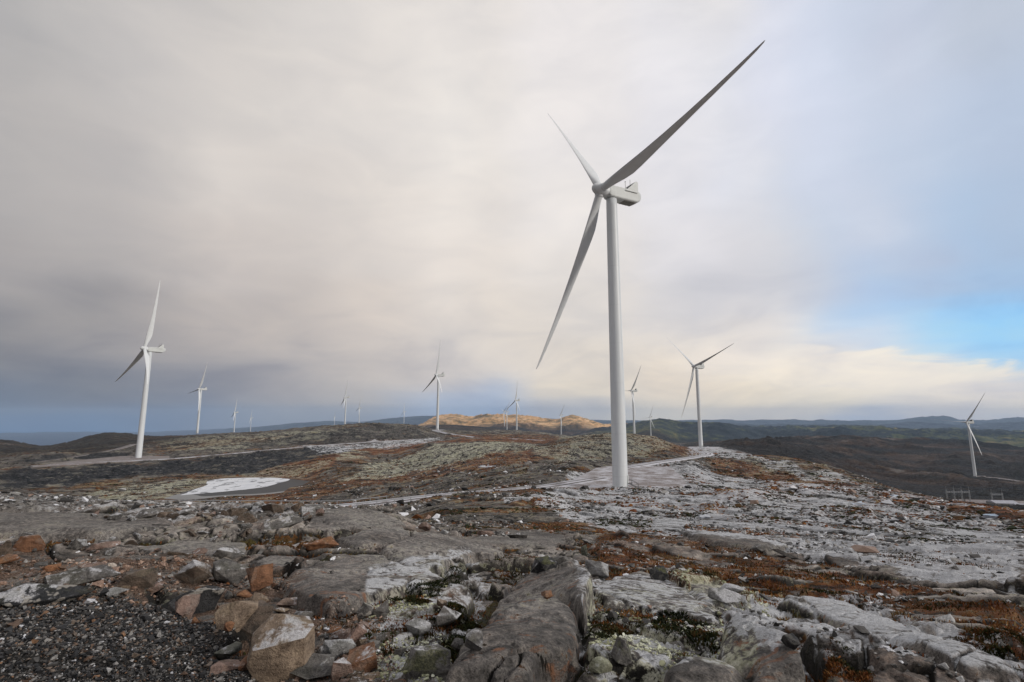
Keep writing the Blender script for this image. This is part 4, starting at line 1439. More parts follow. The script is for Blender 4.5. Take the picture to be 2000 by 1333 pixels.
def small_parts():
    d = {}
    bm = bmesh.new()       # cooler: two swept side fins and a crossbar
    for s in (-1, 1):
        x0 = s * 2.02
        prism(bm, [(4.3, 1.2), (8.9, 1.2), (8.9, 4.6), (8.1, 4.75), (4.9, 1.75)], x0 - .09, x0 + .09)
        prism(bm, [(4.0, .95), (8.6, .95), (8.6, 1.25), (4.0, 1.25)], x0 - .22 if s < 0 else x0 - .04, x0 + .04 if s < 0 else x0 + .22)
    bmesh.ops.recalc_face_normals(bm, faces=bm.faces)
    d['cooler_fins'] = (bm_mesh("cooler_fins", bm), M_NAC)
    bm = bmesh.new()
    prism(bm, [(7.8, 1.96), (8.35, 1.96), (8.5, 4.4), (8.15, 4.55)], -1.9, 1.9)
    prism(bm, [(5.2, 1.96), (5.5, 1.96), (8.0, 4.35), (7.75, 4.5)], -1.9, 1.9)
    bmesh.ops.recalc_face_normals(bm, faces=bm.faces)
    d['radiator'] = (bm_mesh("radiator", bm), M_DARK)
    bm = bmesh.new()
    add_bar(bm, (-.8, 6.3, 1.8), (-.8, 6.3, 5.5), .06)
    add_bar(bm, (.3, 7.3, 1.8), (.3, 7.3, 5.9), .06)
    add_box(bm, (-.8, 6.3, 5.5), (.5, .12, .12))
    d['weather_mast'] = (bm_mesh("weather_mast", bm), M_DARKSTEEL)
    bm = bmesh.new()
    add_box(bm, (0, 6.1, -1.98), (3.0, 4.2, .10))
    add_box(bm, (0, 4.6, -2.07), (1.2, 1.0, .14))
    add_box(bm, (0, 7.4, -2.07), (1.9, .9, .14))
    for y in (4.1, 5.6, 6.6, 8.1):
        add_box(bm, (0, y, -2.06), (3.1, .10, .12))
    d['service_hatch'] = (bm_mesh("service_hatch", bm), M_UNDER)
    return d


def spinner_mesh():
    bm = bmesh.new()
    prof = [(.02, -3.1), (.5, -3.0), (1.0, -2.65), (1.45, -2.05), (1.78, -1.2), (1.92, -.3), (1.92, .9), (1.85, 1.55), (1.70, 1.62), (1.70, 2.2)]
    lathe(bm, prof, 40, 'Y')
    # collars where the blades enter
    for k in range(3):
        a_ = 2 * PI * k / 3
        d_ = Vector((math.sin(a_), 0, math.cos(a_)))
        q = d_.to_track_quat('Z', 'Y').to_matrix().to_4x4()
        bmesh.ops.create_cone(bm, cap_ends=True, segments=28, radius1=1.42, radius2=1.30, depth=1.1, matrix=Matrix.Translation(d_ * 1.45) @ q)
    return bm_mesh("spinner", bm, False)


def door_meshes():
    bm = bmesh.new()
    add_box(bm, (0, -2.17, 2.1), (1.0, .12, 2.2))
    door = bm_mesh("door", bm)
    bm = bmesh.new()
    # steel stair up to the door
    for s in (-.5, .5):
        add_bar(bm, (s, -5.0, -.1), (s, -2.35, 1.0), .06)
        add_bar(bm, (s, -5.0, .95), (s, -3.2, 2.0), .04)
        add_bar(bm, (s, -3.2, 2.0), (s, -2.3, 2.0), .04)
        add_bar(bm, (s, -5.0, -.1), (s, -5.0, .95), .04)
        add_bar(bm, (s, -3.2, .6), (s, -3.2, 2.0), .04)
    for k in range(6):
        add_box(bm, (0, -4.9 + k * .42, .05 + k * .175), (1.0, .26, .04))
    add_box(bm, (0, -2.75, 1.0), (1.1, 1.0, .05))
    return door, bm_mesh("entry_stair", bm)


ME_TOWER, ME_BLADE, ME_NAC, ME_SPIN = tower_mesh(), blade_mesh(), nacelle_mesh(), spinner_mesh()
ME_DOOR, ME_STAIR = door_meshes()
SMALL = small_parts()

TURB = [
    # az deg, distance, base height, yaw, phase, label
    (11.6, 151.5, -18.6, 62.7, 82.7, "huge pale wind turbine towering over the crushed stone pad, by far the largest of all"),
    (-35.5, 515, -29.9, 41, 4, "tall white turbine on the brown gravel pad beyond the frozen pond"),
    (-31.19, 1223, -26.0, 42, 22, "white turbine on the bare left skyline, next larger one behind the pond pad turbine"),
    (-28.14, 2405, -58, 55, 8, "small white turbine on the bare left skyline, third from the left of the photo"),
    (-26.72, 3863, -76, 62, 12, "tiny turbine on the bare left skyline, between the third one and the knoll"),
    (-18.90, 4979, -64, 62, 20, "tiniest turbine, cut off by the dark rock knoll, left of the tallest there"),
    (-17.86, 1649, -20, 66, 6, "tallest of the turbines rising behind the dark rock knoll"),
    (-16.44, 2862, -26, 62, 12, "turbine with a thin tower behind the top of the dark rock knoll, second tallest there"),
    (-11.78, 3385, -38, 62, 118, "small lone turbine over the right shoulder of the dark rock knoll"),
    (-8.18, 833, -16.3, 62.5, 2.9, "mid-sized turbine at the fork of the frosty road before the golden hills"),
    (-0.84, 3089, -38, 62, 50, "left and more distant of the pair of small turbines against the golden hill"),
    (-0.56, 2564, -50, 62, 30, "right and nearer of the pair of small turbines against the golden hill"),
    (0.52, 1490, -32, 66.9, 3.4, "turbine with a steep upright blade standing in front of the golden hill crest"),
    (5.40, 2348, -67.5, 61.1, 32, "small turbine alone before the right end of the golden hill, blades spread like a star"),
    (13.24, 1064, -30.0, 68.5, 33, "turbine half hidden by the huge tower, base behind the lichen knoll"),
    (14.95, 2238, -78, 60.9, 22.1, "small turbine right of the half hidden one, in front of a dark forested hill"),
    (19.90, 597, -29.7, 63.9, 312, "turbine with Y-shaped rotor where the frosty road ends at its curve"),
    (41.34, 1145, -91.9, 79.3, 34.4, "turbine down on the dark moor at the right, above the electrical substation"),
]


def put_turbine(azd, D, zb, yaw, ph, label, k):
    a_ = math.radians(azd)
    root = empty("wind_turbine", (D * math.sin(a_), D * math.cos(a_), zb), -math.radians(yaw))
    tag(root, label, "wind turbine", "wind turbines of the hilltop wind farm")
    tw = link_mesh("tower", ME_TOWER, M_TOWER, root)
    if D < 1300:
        for nm, me, mm in (("door", ME_DOOR, M_NAC), ("entry_stair", ME_STAIR, M_DARKSTEEL)):
            o = link_mesh(nm, me, mm, tw)
            o.rotation_euler = (0, 0, math.radians(yaw + (-62 if k == 1 else 65 if k == 0 else 20)))
    na = link_mesh("nacelle", ME_NAC, M_NAC, root)
    na.location = (0, 0, HUB_H + .25)
    for nm in (('cooler_fins', 'radiator', 'weather_mast', 'service_hatch') if D < 1700 else ('cooler_fins', 'radiator')):
        me, mm = SMALL[nm]
        link_mesh(nm, me, mm, na)
    fw = Vector((0, -math.cos(TILT), math.sin(TILT)))
    up = Vector((0, math.sin(TILT), math.cos(TILT)))
    side = Vector((1, 0, 0))
    hub = Vector((0, 0, HUB_H)) + fw * 4.0
    p0 = math.radians(ph)
    bm_ = Matrix.Identity(4)
    d0 = math.cos(p0) * up + math.sin(p0) * side
    x0 = (-fw).cross(d0)
    for c_, v_ in enumerate((x0, -fw, d0)):
        for r_ in range(3):
            bm_[r_][c_] = v_[r_]
    bm_.translation = hub
    sp_ = link_mesh("spinner", ME_SPIN, M_WHITE, root)
    sp_.matrix_local = bm_
    for j in range(3):
        p = p0 + j * 2 * PI / 3
        d_ = math.cos(p) * up + math.sin(p) * side
        x_ = (-fw).cross(d_)
        m_ = Matrix.Identity(4)
        for c_, v_ in enumerate((x_, -fw, d_)):
            for r_ in range(3):
                m_[r_][c_] = v_[r_]
        m_.translation = hub
        bl = link_mesh("blade", ME_BLADE, M_WHITE, root)
        bl.matrix_local = m_
    return root


for k, t_ in enumerate(TURB):
    put_turbine(*t_, k)

# ------------------------------------------------------------------ stones
ROCKCOL = {
    'tan': ((.12, .082, .055), (.44, .33, .235)),
    'orange': ((.13, .055, .025), (.42, .20, .10)),
    'pink': ((.13, .085, .07), (.40, .27, .22)),
    'grey': ((.055, .052, .05), (.24, .225, .21)),
    'dark': ((.012, .013, .015), (.055, .055, .058)),
    'green': ((.05, .055, .045), (.20, .21, .165)),
    'brown': ((.05, .038, .028), (.22, .16, .12)),
    'frosty': ((.16, .155, .15), (.50, .50, .50)),
    'lichen': ((.16, .16, .09), (.52, .53, .38)),
}


def rock_material(nm, lo, hi, frost=0.0, vein=0.0, moss=0.0):
    m = bpy.data.materials.new(nm + " stone")
    m.use_nodes = True
    N = NT(m.node_tree)
    tc = N.n('ShaderNodeTexCoord').outputs['Object']
    oi = N.n('ShaderNodeObjectInfo').outputs
    pos = N.n('ShaderNodeVectorMath', operation='ADD')
    N.link(tc, pos.inputs[0])
    cx = N.n('ShaderNodeCombineXYZ')
    N.link(N.math('MULTIPLY', oi['Random'], 37.0), cx.inputs[0])
    N.link(N.math('MULTIPLY', oi['Random'], 91.0), cx.inputs[1])
    N.link(cx.outputs[0], pos.inputs[1])
    pos = pos.outputs[0]

    def S(v, g=2.2):
        return N.math('MULTIPLY_ADD', N.math('SUBTRACT', v, 0.5), g, 0.5, clamp=True)
    n1 = S(N.noise(pos, 9, 10, .68))
    band = S(N.noise(N.mapping(pos, scale=(.6, 1, 4.5), rot=(.5, .4, 0)), 7, 8, .62, .5))
    n3 = S(N.noise(pos, 60, 5, .7))
    f = N.math('ADD', N.math('MULTIPLY', n1, .55), N.math('ADD', N.math('MULTIPLY', band, .18), N.math('MULTIPLY', n3, .27)))
    c = N.ramp(f, [(.05, tuple(v * .4 for v in lo)), (.30, lo), (.72, hi), (.95, tuple(min(.8, v * 1.35) for v in hi))])[0]
    c = N.mix(N.math('MULTIPLY', oi['Random'], .28), c, (.10, .09, .085))
    if vein:
        v = N.mr(N.math('ABSOLUTE', N.math('SUBTRACT', N.noise(N.mapping(pos, loc=(3, 3, 3)), 2.2, 4, .5), .5)), .022, .008)
        c = N.mix(N.math('MULTIPLY', v, vein), c, (.40, .37, .33))
    g = N.n('ShaderNodeSeparateXYZ')
    N.link(N.n('ShaderNodeNewGeometry').outputs['Normal'], g.inputs[0])
    if frost:
        fm = N.math('MULTIPLY', N.mr(g.outputs[2], .35, .8), N.mr(N.math('ADD', N.math('MULTIPLY', n1, .5), N.math('MULTIPLY', S(N.noise(pos, 3, 6, .6)), .5)), .60 - .25 * frost, .72 - .2 * frost))
        c = N.mix(N.math('MULTIPLY', fm, .85), c, N.ramp(n3, [(.2, (.40, .39, .40)), (.8, (.74, .74, .76))])[0])
    if moss:
        mm = N.math('MULTIPLY', N.mr(g.outputs[2], .0, .6), N.mr(S(N.noise(pos, 5, 8, .65)), .50, .62))
        c = N.mix(N.math('MULTIPLY', mm, moss), c, N.ramp(n3, [(.2, (.03, .035, .012)), (.8, (.15, .15, .06))])[0])
    b = N.n('ShaderNodeBsdfPrincipled')
    N.link(c, b.inputs['Base Color'])
    b.inputs['Roughness'].default_value = .75
    b.inputs['Specular IOR Level'].default_value = .25
    bp = N.n('ShaderNodeBump')
    bp.inputs['Strength'].default_value = .8
    bp.inputs['Distance'].default_value = .03
    N.link(N.math('ADD', f, N.math('MULTIPLY', n3, .15)), bp.inputs['Height'])
    N.link(bp.outputs[0], b.inputs['Normal'])
    N.link(b.outputs[0], N.n('ShaderNodeOutputMaterial').inputs[0])
    return m


ROCKM = {}


def rockm(kind):
    if kind not in ROCKM:
        base, _, opt = kind.partition('+')
        lo, hi = ROCKCOL[base]
        ROCKM[kind] = rock_material(base, lo, hi, .9 if 'f' in opt else .12, .8 if 'v' in opt else .15, .7 if 'm' in opt else .15)
    return ROCKM[kind]


def stone_mesh(seed, sx, sy, sz, sharp=0.5, detail=True, pts=None):
    """an angular fractured block: hull of scattered corners, edges worn, faces roughened"""
    rg = random.Random(seed)
    bm = bmesh.new()
    n = 11 if sharp > .4 else 20
    for k in range(n):
        v = Vector((rg.gauss(0, 1), rg.gauss(0, 1), rg.gauss(0, 1)))
        v.normalize()
        q = 1.0 / max(abs(v.x), abs(v.y), abs(v.z))     # pull toward a box
        w = sharp * .75
        v = v * (1 - w) + v * q * w * .85
        v *= rg.uniform(.82, 1.08)
        bm.verts.new(v)
    if pts:
        bm.clear()
        for p in pts:
            bm.verts.new(p)
    r_ = bmesh.ops.convex_hull(bm, input=bm.verts)
    bmesh.ops.delete(bm, geom=list({g for g in r_['geom_interior'] + r_['geom_unused'] if isinstance(g, bmesh.types.BMVert)}), context='VERTS')
    bmesh.ops.dissolve_limit(bm, angle_limit=.22, verts=bm.verts, edges=bm.edges)
    xs = [v.co.x for v in bm.verts]
    ys = [v.co.y for v in bm.verts]
    zs = [v.co.z for v in bm.verts]
    cx, cy = (min(xs) + max(xs)) / 2, (min(ys) + max(ys)) / 2
    kx, ky, kz = sx / (max(xs) - min(xs)), sy / (max(ys) - min(ys)), sz / (max(zs) - min(zs))
    z0 = min(zs)
    for v in bm.verts:
        v.co = Vector(((v.co.x - cx) * kx, (v.co.y - cy) * ky, (v.co.z - z0) * kz))
    if detail:
        s = min(sx, sy, sz)
        bmesh.ops.bevel(bm, geom=list(bm.edges), offset=s * (.014 if sharp > .4 else .10), segments=2, affect='EDGES', profile=.6)
        for v in bm.verts:
            v.co.x = min(max(v.co.x, -sx * .5), sx * .5)
            v.co.y = min(max(v.co.y, -sy * .5), sy * .5)
            v.co.z = min(max(v.co.z, 0), sz)
        bmesh.ops.triangulate(bm, faces=bm.faces)
        L = max(sx, sy, sz) * .085
        for _ in range(4):
            es = [e for e in bm.edges if e.calc_length() > L]
            if not es or len(bm.verts) > 5000:
                break
            bmesh.ops.subdivide_edges(bm, edges=es, cuts=1)
            bmesh.ops.triangulate(bm, faces=[f for f in bm.faces if len(f.verts) > 3])
        bm.normal_update()
        P = np.array([v.co[:] for v in bm.verts])
        o = seed * 3.7
        S_ = max(sx, sy, sz)
        nn = (fbm(P[:, 0] / S_ + o + P[:, 2] / S_ * 1.3, P[:, 1] / S_ - o + P[:, 2] / S_ * .7, .33, 4, seed % 97)
              + .9 * fbm(P[:, 2] / S_ * 2.5 + o, (P[:, 0] + P[:, 1]) / S_ * .8, .22, 3, seed % 89))
        for v, d in zip(bm.verts, nn):
            v.co += v.normal * float(d) * S_ * (.014 if sharp > .4 else .022)
        for v in bm.verts:
            v.co.z = max(v.co.z, 0)
    me = bm_mesh("stone", bm)
    me.polygons.foreach_set('use_smooth', [False] * len(me.polygons))
    if detail:
        me.polygons.foreach_set('use_smooth', [True] * len(me.polygons))
        try:
            me.set_sharp_from_angle(angle=math.radians(24))
        except Exception:
            pass
    return me


# x, base y, width, height in photograph pixels, depth ratio, colour, sharpness, name, label
G_ = None
HERO = [
    (547, 1334, 126, 118, .8, 'tan+f', .75, 'boulder', "large blocky tan boulder with frosted top, standing at the gravel's edge at the bottom"),
    (664, 1287, 62, 38, .8, 'frosty+f', .3, 'boulder', "rounded frost-white boulder immediately right of the large tan boulder"),
    (706, 1318, 62, 46, .9, 'orange', .8, 'boulder', "broken orange-brown block below the frost-white boulder at the bottom"),
    (668, 1330, 44, 38, .7, 'pink+f', .8, 'stone', "pale slanting stone leaning on the broken orange-brown block"),
    (494, 1258, 66, 54, .8, 'brown+v', .6, 'boulder', "brown boulder with pale veins touching the large tan boulder from behind"),
    (460, 1232, 78, 52, .7, 'tan', .5, 'boulder', "rounded tan boulder between the black angular block and the veined brown boulder"),
    (372, 1203, 116, 48, .5, 'dark+v', .9, 'boulder', "black angular block with a pale upper edge, at the top of the gravel"),
    (365, 1209, 42, 42, .6, 'pink', .9, 'stone', "pinkish pointed stone leaning against the black angular block"),
    (336, 1197, 18, 22, .6, 'grey', .9, 'stone', "small upright grey stone at the foot of the black angular block"),
    (94, 1182, 190, 38, .35, 'dark+v', .9, 'boulder', "long dark low slab stone along the gravel's upper edge at the far left"),
    (47, 1160, 54, 24, .6, 'grey+v', .9, 'boulder', "grey block crossed by a quartz band, on the long dark slab stone"),
    (161, 1146, 128, 28, .5, 'grey', .8, 'boulder', "flat dark grey block behind the long dark slab stone"),
    (264, 1151, 74, 30, .5, 'brown', .8, 'boulder', "flat brown block right of the flat dark grey block"),
    (377, 1145, 68, 42, .8, 'brown+f', .4, 'boulder', "rounded reddish-brown boulder, left one of the two rounded boulders in the rubble"),
    (448, 1142, 64, 40, .8, 'grey', .45, 'boulder', "dark rounded boulder, right one of the two rounded boulders in the rubble"),
    (504, 1159, 50, 46, .8, 'orange', .9, 'boulder', "angular orange-brown boulder at the left end of the smooth dark slab"),
    (628, 1080, 68, 22, .5, 'orange', .5, 'boulder', "flat bright orange stone lying below the domed slab"),
    (51, 1088, 58, 30, .7, 'orange', .9, 'boulder', "brown-orange squared block near the left edge of the bedrock"),
    (8, 1087, 28, 26, .7, 'brown', .6, 'stone', "round brown stone beside the squared orange block at the left edge"),
    (12, 1106, 44, 18, .6, 'orange', .5, 'stone', "low orange stone below the squared block at the left edge"),
    (446, 1097, 60, 20, .6, 'grey+f', .6, 'stone', "low grey split stone above the dark rounded boulder"),
    (352, 1086, 48, 11, .5, 'brown', .8, 'stone', "thin flat brown stone lying alone on the smooth grey rock"),
    (150, 1076, 34, 20, .6, 'grey+f', .7, 'stone', "frost-rimmed wedge stone above the reddish rubble at the left"),
    (202, 1071, 54, 11, .6, 'pink', .7, 'stone', "low pinkish slab stone right of the frost-rimmed wedge"),
    (444, 1293, 50, 26, .6, 'green', .8, 'stone', "greenish-grey block on the gravel left of the large tan boulder"),
    (446, 1244, 20, 16, .7, 'orange', .7, 'stone', "small orange stone, right of two at the gravel's edge"),
    (381, 1221, 17, 14, .8, 'orange', .3, 'stone', "small round ochre stone below the pinkish pointed stone"),
    (585, 1223, 50, 21, .7, 'grey+f', .8, 'stone', "flat grey stone with a frosted top above the large tan boulder"),
    (483, 1310, 36, 24, .6, 'orange', .9, 'stone', "orange wedge stone at the lower left foot of the large tan boulder"),
    (628, 1300, 34, 40, .7, 'dark', .7, 'stone', "black curved stone wedged between the large tan and frost-white boulders"),
    (604, 1350, 96, 36, .7, 'grey', .8, 'boulder', "grey block cut off by the bottom edge below the large tan boulder"),
    (478, 1172, 30, 14, .7, 'orange', .9, 'stone', "flat orange fragment, left of the pair below the angular orange-brown boulder"),
    (506, 1184, 34, 22, .7, 'tan', .9, 'stone', "tan wedge, right of the pair below the angular orange-brown boulder"),
    (694, 1268, 38, 36, .8, 'pink', .8, 'stone', "pinkish angular stone behind the frost-white boulder"),
    (709, 1232, 24, 15, .7, 'pink', .8, 'stone', "small pink stone below the split grey blocks of the dark slab"),
    (729, 1272, 26, 18, .8, 'grey', .3, 'stone', "small rounded grey stone right of the pinkish angular stone"),
    (712, 1208, 34, 28, .7, 'grey+v', .7, 'boulder', "left one of two grey blocks split from the smooth dark slab"),
    (742, 1206, 32, 32, .7, 'grey', .6, 'boulder', "right one of two grey blocks split from the smooth dark slab"),
    (440, 1314, 60, 16, .6, 'pink', .7, 'stone', "flat pinkish-grey stone sunk in the gravel near the bottom"),
    (395, 1188, 30, 12, .7, 'pink', .7, 'stone', "small pale stone behind the right end of the black angular block"),
    (581, 1003, 28, 18, .9, 'brown', .4, 'boulder', "rounded reddish boulder on the crest, left one of the crest pair"),
    (614, 1004, 42, 20, .9, 'grey', .4, 'boulder', "wide grey boulder on the crest, right one of the crest pair"),
    (555, 1039, 74, 27, .7, 'grey+v', .35, 'boulder', "cracked grey hump of rock left of the domed slab"),
    (285, 1013, 46, 15, .8, 'grey', .4, 'boulder', "long grey boulder at the left end of the crest row"),
    (323, 1011, 30, 14, .8, 'brown', .4, 'boulder', "second boulder from the left end of the crest row"),
    (360, 1009, 22, 12, .8, 'grey+f', .5, 'boulder', "frosted boulder, third from the left end of the crest row"),
    (402, 1008, 34, 12, .8, 'brown', .5, 'boulder', "low brown boulder, fourth from the left end of the crest row"),
    (460, 1009, 38, 15, .8, 'brown', .35, 'boulder', "rounded brown boulder in the middle of the crest row"),
    (494, 1008, 24, 12, .8, 'grey', .4, 'boulder', "small grey boulder right of the rounded brown one in the crest row"),
    (531, 1006, 44, 16, .8, 'brown', .4, 'boulder', "broad pinkish-brown boulder at the right end of the crest row"),
    (1166, 1128, 46, 31, .8, 'frosty+f', .6, 'boulder', "frosted white boulder alone on the heath right of the centre slabs"),
    (1062, 1116, 56, 24, .7, 'dark+m', .3, 'boulder', "dark mossy boulder in the heathery hollow between slabs"),
    (1141, 1086, 13, 19, .7, 'green', .7, 'stone', "small upright grey-green stone on the heath above the frosted white boulder"),
    (1090, 1103, 38, 16, .7, 'grey', .5, 'stone', "low grey stone beside the dark mossy boulder"),
    (863, 1202, 21, 19, .8, 'tan', .8, 'stone', "small tan block on the frosty ledge left of the great diagonal slab"),
    (877, 1238, 52, 40, .8, 'grey+f', .3, 'boulder', "rounded grey boulder with frosted crown left of the great diagonal slab"),
    (926, 1275, 40, 34, .8, 'grey+f', .4, 'boulder', "grey boulder at the left flank of the great diagonal slab"),
    (894, 1284, 30, 20, .8, 'grey', .4, 'stone', "dark grey stone below the rounded boulder with frosted crown"),
    (826, 1318, 108, 56, .6, 'grey+m', .4, 'boulder', "big sloping grey rock between frost patches near the bottom centre"),
    (817, 1251, 52, 26, .8, 'frosty+f', .35, 'boulder', "pale frosted hump above the big sloping grey rock"),
    (1068, 1174, 22, 14, .8, 'orange', .6, 'stone', "small reddish stone lying on top of the diagonal slab"),
    (829, 1037, 26, 15, .8, 'pink', .5, 'stone', "pinkish boulder in the notch behind the centre slab"),
    (868, 1044, 18, 9, .8, 'frosty', .5, 'stone', "little pale stone right of the pinkish boulder in the notch"),
    (1172, 1325, 48, 26, .8, 'lichen+m', .2, 'boulder', "boulder coated in pale green lichen at the bottom edge"),
    (1214, 1310, 42, 42, .8, 'grey+m', .4, 'boulder', "grey boulder with lichen patches beside the lichen-coated boulder"),
    (1288, 1136, 34, 24, .8, 'dark+m', .4, 'boulder', "dark boulder at the left edge of the brown heath"),
    (1546, 1275, 38, 26, .8, 'dark+m', .4, 'boulder', "dark boulder among heather right of the pale lichen ground"),
    (1536, 1089, 48, 13, .8, 'grey', .6, 'boulder', "flat grey boulder at the right end of the low rock ledge on the heath"),
    (1490, 1082, 42, 11, .8, 'grey', .6, 'boulder', "flat grey boulder in the middle of the low rock ledge on the heath"),
    (1430, 1163, 56, 18, .7, 'frosty+f', .5, 'boulder', "pale frosted slab stone on the brown heath, upper of two"),
    (1418, 1182, 66, 20, .7, 'frosty+f', .5, 'boulder', "pale frosted slab stone on the brown heath, lower of two"),
    (783, 1284, 24, 16, .8, 'grey', .5, 'stone', "grey stone at the left end of the big sloping grey rock"),
    (560, 1190, 36, 12, .7, 'pink', .6, 'stone', "flat pink stone on the rubble apron of the smooth dark slab"),
    (548, 1206, 30, 12, .7, 'tan', .7, 'stone', "flat tan stone just above the veined brown boulder"),
    (300, 1166, 40, 14, .7, 'pink', .7, 'stone', "pinkish stone between the flat brown block and the black angular block"),
    (226, 1168, 46, 13, .6, 'frosty', .7, 'stone', "pale grey stone below the flat brown block"),
    (180, 1119, 46, 12, .6, 'pink', .6, 'stone', "low pink stone above the flat dark grey block"),
    (100, 1118, 30, 11, .6, 'orange', .6, 'stone', "small rusty stone above the quartz-banded grey block"),
    (1150, 1063, 30, 8, .6, 'grey', .6, 'stone', "thin grey stone on the heath above the small upright stone"),
    (1010, 1052, 44, 10, .5, 'grey', .5, 'boulder', "long low grey rock behind the centre slab, right of the notch"),
    (950, 1046, 36, 9, .5, 'pink', .5, 'boulder', "long low pinkish rock behind the centre slab, beside the notch"),
]

BIG = [(-.25, -.3, 0), (.35, -.38, 0), (.45, .2, 0), (-.3, .3, 0), (-.5, -.25, .42), (-.48, .2, .55), (.5, -.2, .25), (.5, .15, .5),
       (-.42, -.32, .66), (-.1, -.44, .74), (.32, -.42, .78), (.46, -.15, .84), (.40, .25, .86), (-.02, .1, 1.0), (-.2, .25, .98), (-.45, .1, .75)]
for i, (px, py, w_, h_, dr, kind, sharp, nm, label) in enumerate(HERO):
    p = drop_land(px, py, 2.3)
    if py > 1326:
        p = drop_land(px, min(py, 1333), 2.3)
    dep = p[1] * CP - 0 + p[2] * SP                # distance along the optical axis
    W_, H_ = w_ * dep / F, h_ * dep / F * 1.05
    me = stone_mesh(100 + i, W_, W_ * dr, H_ * (1.02 if i == 0 else 1.15), sharp if sharp < .3 else max(.65, sharp), True, BIG if i == 0 else None)
    o = link_mesh(nm, me, rockm(kind))
    back = W_ * dr * .42
    d_ = p[:2] / np.linalg.norm(p[:2])
    q = p[:2] + d_ * back
    zz = min(float(zland(q[0], q[1])), p[2] + .03)
    o.location = (q[0], q[1], zz - H_ * .15)
    o.rotation_euler = (0, 0, math.radians(0 if i == 0 else random.uniform(-14, 14)) - math.atan2(q[0], q[1]))
    tag(o, label, "rock" if nm == 'boulder' else "stone")

# medium stones: one by one, alike, in the rubble
TEMPL = {}


def templ(seed):
    if seed not in TEMPL:
        TEMPL[seed] = stone_mesh(seed, 1, .8, .6, random.Random(seed).choice((.5, .8, .9)), True)
    return TEMPL[seed]


def in_poly(x, y, P):
    return float(poly_sd(np.array([x]), np.array([y]), P)[0]) < 0


def scatter_individual(n, sample, kinds, smin, smax, label, group, cat="stone", name="stone"):
    got = 0
    for _ in range(n * 20):
        if got >= n:
            break
        x, y = sample()
        if x is None:
            continue
        got += 1
        kind = random.choice(kinds)
        me0 = templ(random.randrange(900, 914))
        key = (me0.name, kind)
        if key not in TEMPL:
            TEMPL[key] = me0.copy()
            TEMPL[key].materials.clear()
            TEMPL[key].materials.append(rockm(kind))
        o = bpy.data.objects.new(name, TEMPL[key])
        COL.objects.link(o)
        s = smin * (smax / smin) ** (random.random() ** 1.5)
        o.scale = (s, s * random.uniform(.6, 1), s * random.uniform(.6, 1.1))
        z = float(zland(x, y))
        o.location = (x, y, z - s * .18)
        o.rotation_euler = (random.uniform(-.35, .35), random.uniform(-.35, .35), random.uniform(0, 6.28))
        cw = {'pink': 'pinkish', 'tan': 'tan', 'orange': 'orange', 'brown': 'dark brown', 'grey': 'plain grey', 'pink+f': 'frost-dusted pinkish', 'grey+f': 'frost-dusted grey'}[kind]
        tag(o, label % cw, cat, cw + ' ' + group)


def px_sampler(poly, y0=2.3):
    xs, ys = [p[0] for p in poly], [p[1] for p in poly]
    PP = np.array(poly, float)

    def f():
        a, b = random.uniform(min(xs), max(xs)), random.uniform(min(ys), max(ys))
        if not in_poly(a, b, PP):
            return None, None
        p = drop_land(a, b, y0)
        return p[0], p[1]
    return f


RUB_PX = [(-40, 1108), (60, 1100), (250, 1090), (420, 1098), (530, 1112), (560, 1160), (610, 1196), (700, 1206), (760, 1222), (748, 1290), (735, 1345), (640, 1345), (600, 1240), (560, 1205), (500, 1200), (450, 1215), (400, 1165), (200, 1165), (-40, 1168)]
scatter_individual(190, px_sampler(RUB_PX), ['pink', 'tan', 'orange', 'brown', 'grey', 'pink+f'], .055, .17,
                   "small %s broken stone in the rubble between gravel and slabs", "loose stones in the rubble")
LEDGE_PX = [(0, 1040), (200, 1050), (420, 1020), (600, 1050), (600, 1095), (430, 1090), (250, 1085), (0, 1100)]
scatter_individual(55, px_sampler(LEDGE_PX), ['grey', 'brown', 'pink', 'grey+f'], .09, .30,
                   "loose %s stone on the grey bedrock ledges above the rubble", "loose stones on the bedrock ledges")
CREST_PX = [(170, 998), (640, 1000), (650, 1018), (180, 1018)]
scatter_individual(40, px_sampler(CREST_PX), ['grey', 'brown', 'pink', 'grey+f'], .20, .60,
                   "small %s stone on the rocky crest before the pond", "loose stones along the crest")


# ------------------------------------------------------------------ gravel and fine rubble: too many to count
def tile_mesh(name, templates, X, Y, Z, S, tint, flat=0.75, tiltv=.5):
    """many small stones as one mesh"""
    cos_, fas, tin = [], [], []
    off = 0
    n = len(X)
    which = RNG.integers(0, len(templates), n)
    for t, (tv, tf) in enumerate(templates):
        sel = np.where(which == t)[0]
        m = len(sel)
        if m == 0:
            continue
        yaw = RNG.uniform(0, 2 * PI, m)
        a1 = RNG.normal(0, tiltv, m)
        sc = np.stack([S[sel], S[sel] * RNG.uniform(.55, 1, m), S[sel] * flat * RNG.uniform(.5, 1, m)], 1)
        v = tv[None] * sc[:, None, :]
        ca, sa = np.cos(a1)[:, None], np.sin(a1)[:, None]
        vx, vy, vz = v[..., 0], v[..., 1] * ca - v[..., 2] * sa, v[..., 1] * sa + v[..., 2] * ca
        cy, sy = np.cos(yaw)[:, None], np.sin(yaw)[:, None]
        P = np.stack([vx * cy - vy * sy + X[sel][:, None], vx * sy + vy * cy + Y[sel][:, None], vz + Z[sel][:, None]], -1)
        k = tv.shape[0]
        cos_.append(P.reshape(-1, 3))
        fas.append((tf[None] + (np.arange(m) * k)[:, None, None] + off).reshape(-1, tf.shape[1]))
        tin.append(np.repeat(tint[sel], len(tf)))
        off += m * k
    return np_mesh(name, np.concatenate(cos_), np.concatenate(fas), False, None, dict(tint=np.concatenate(tin)))


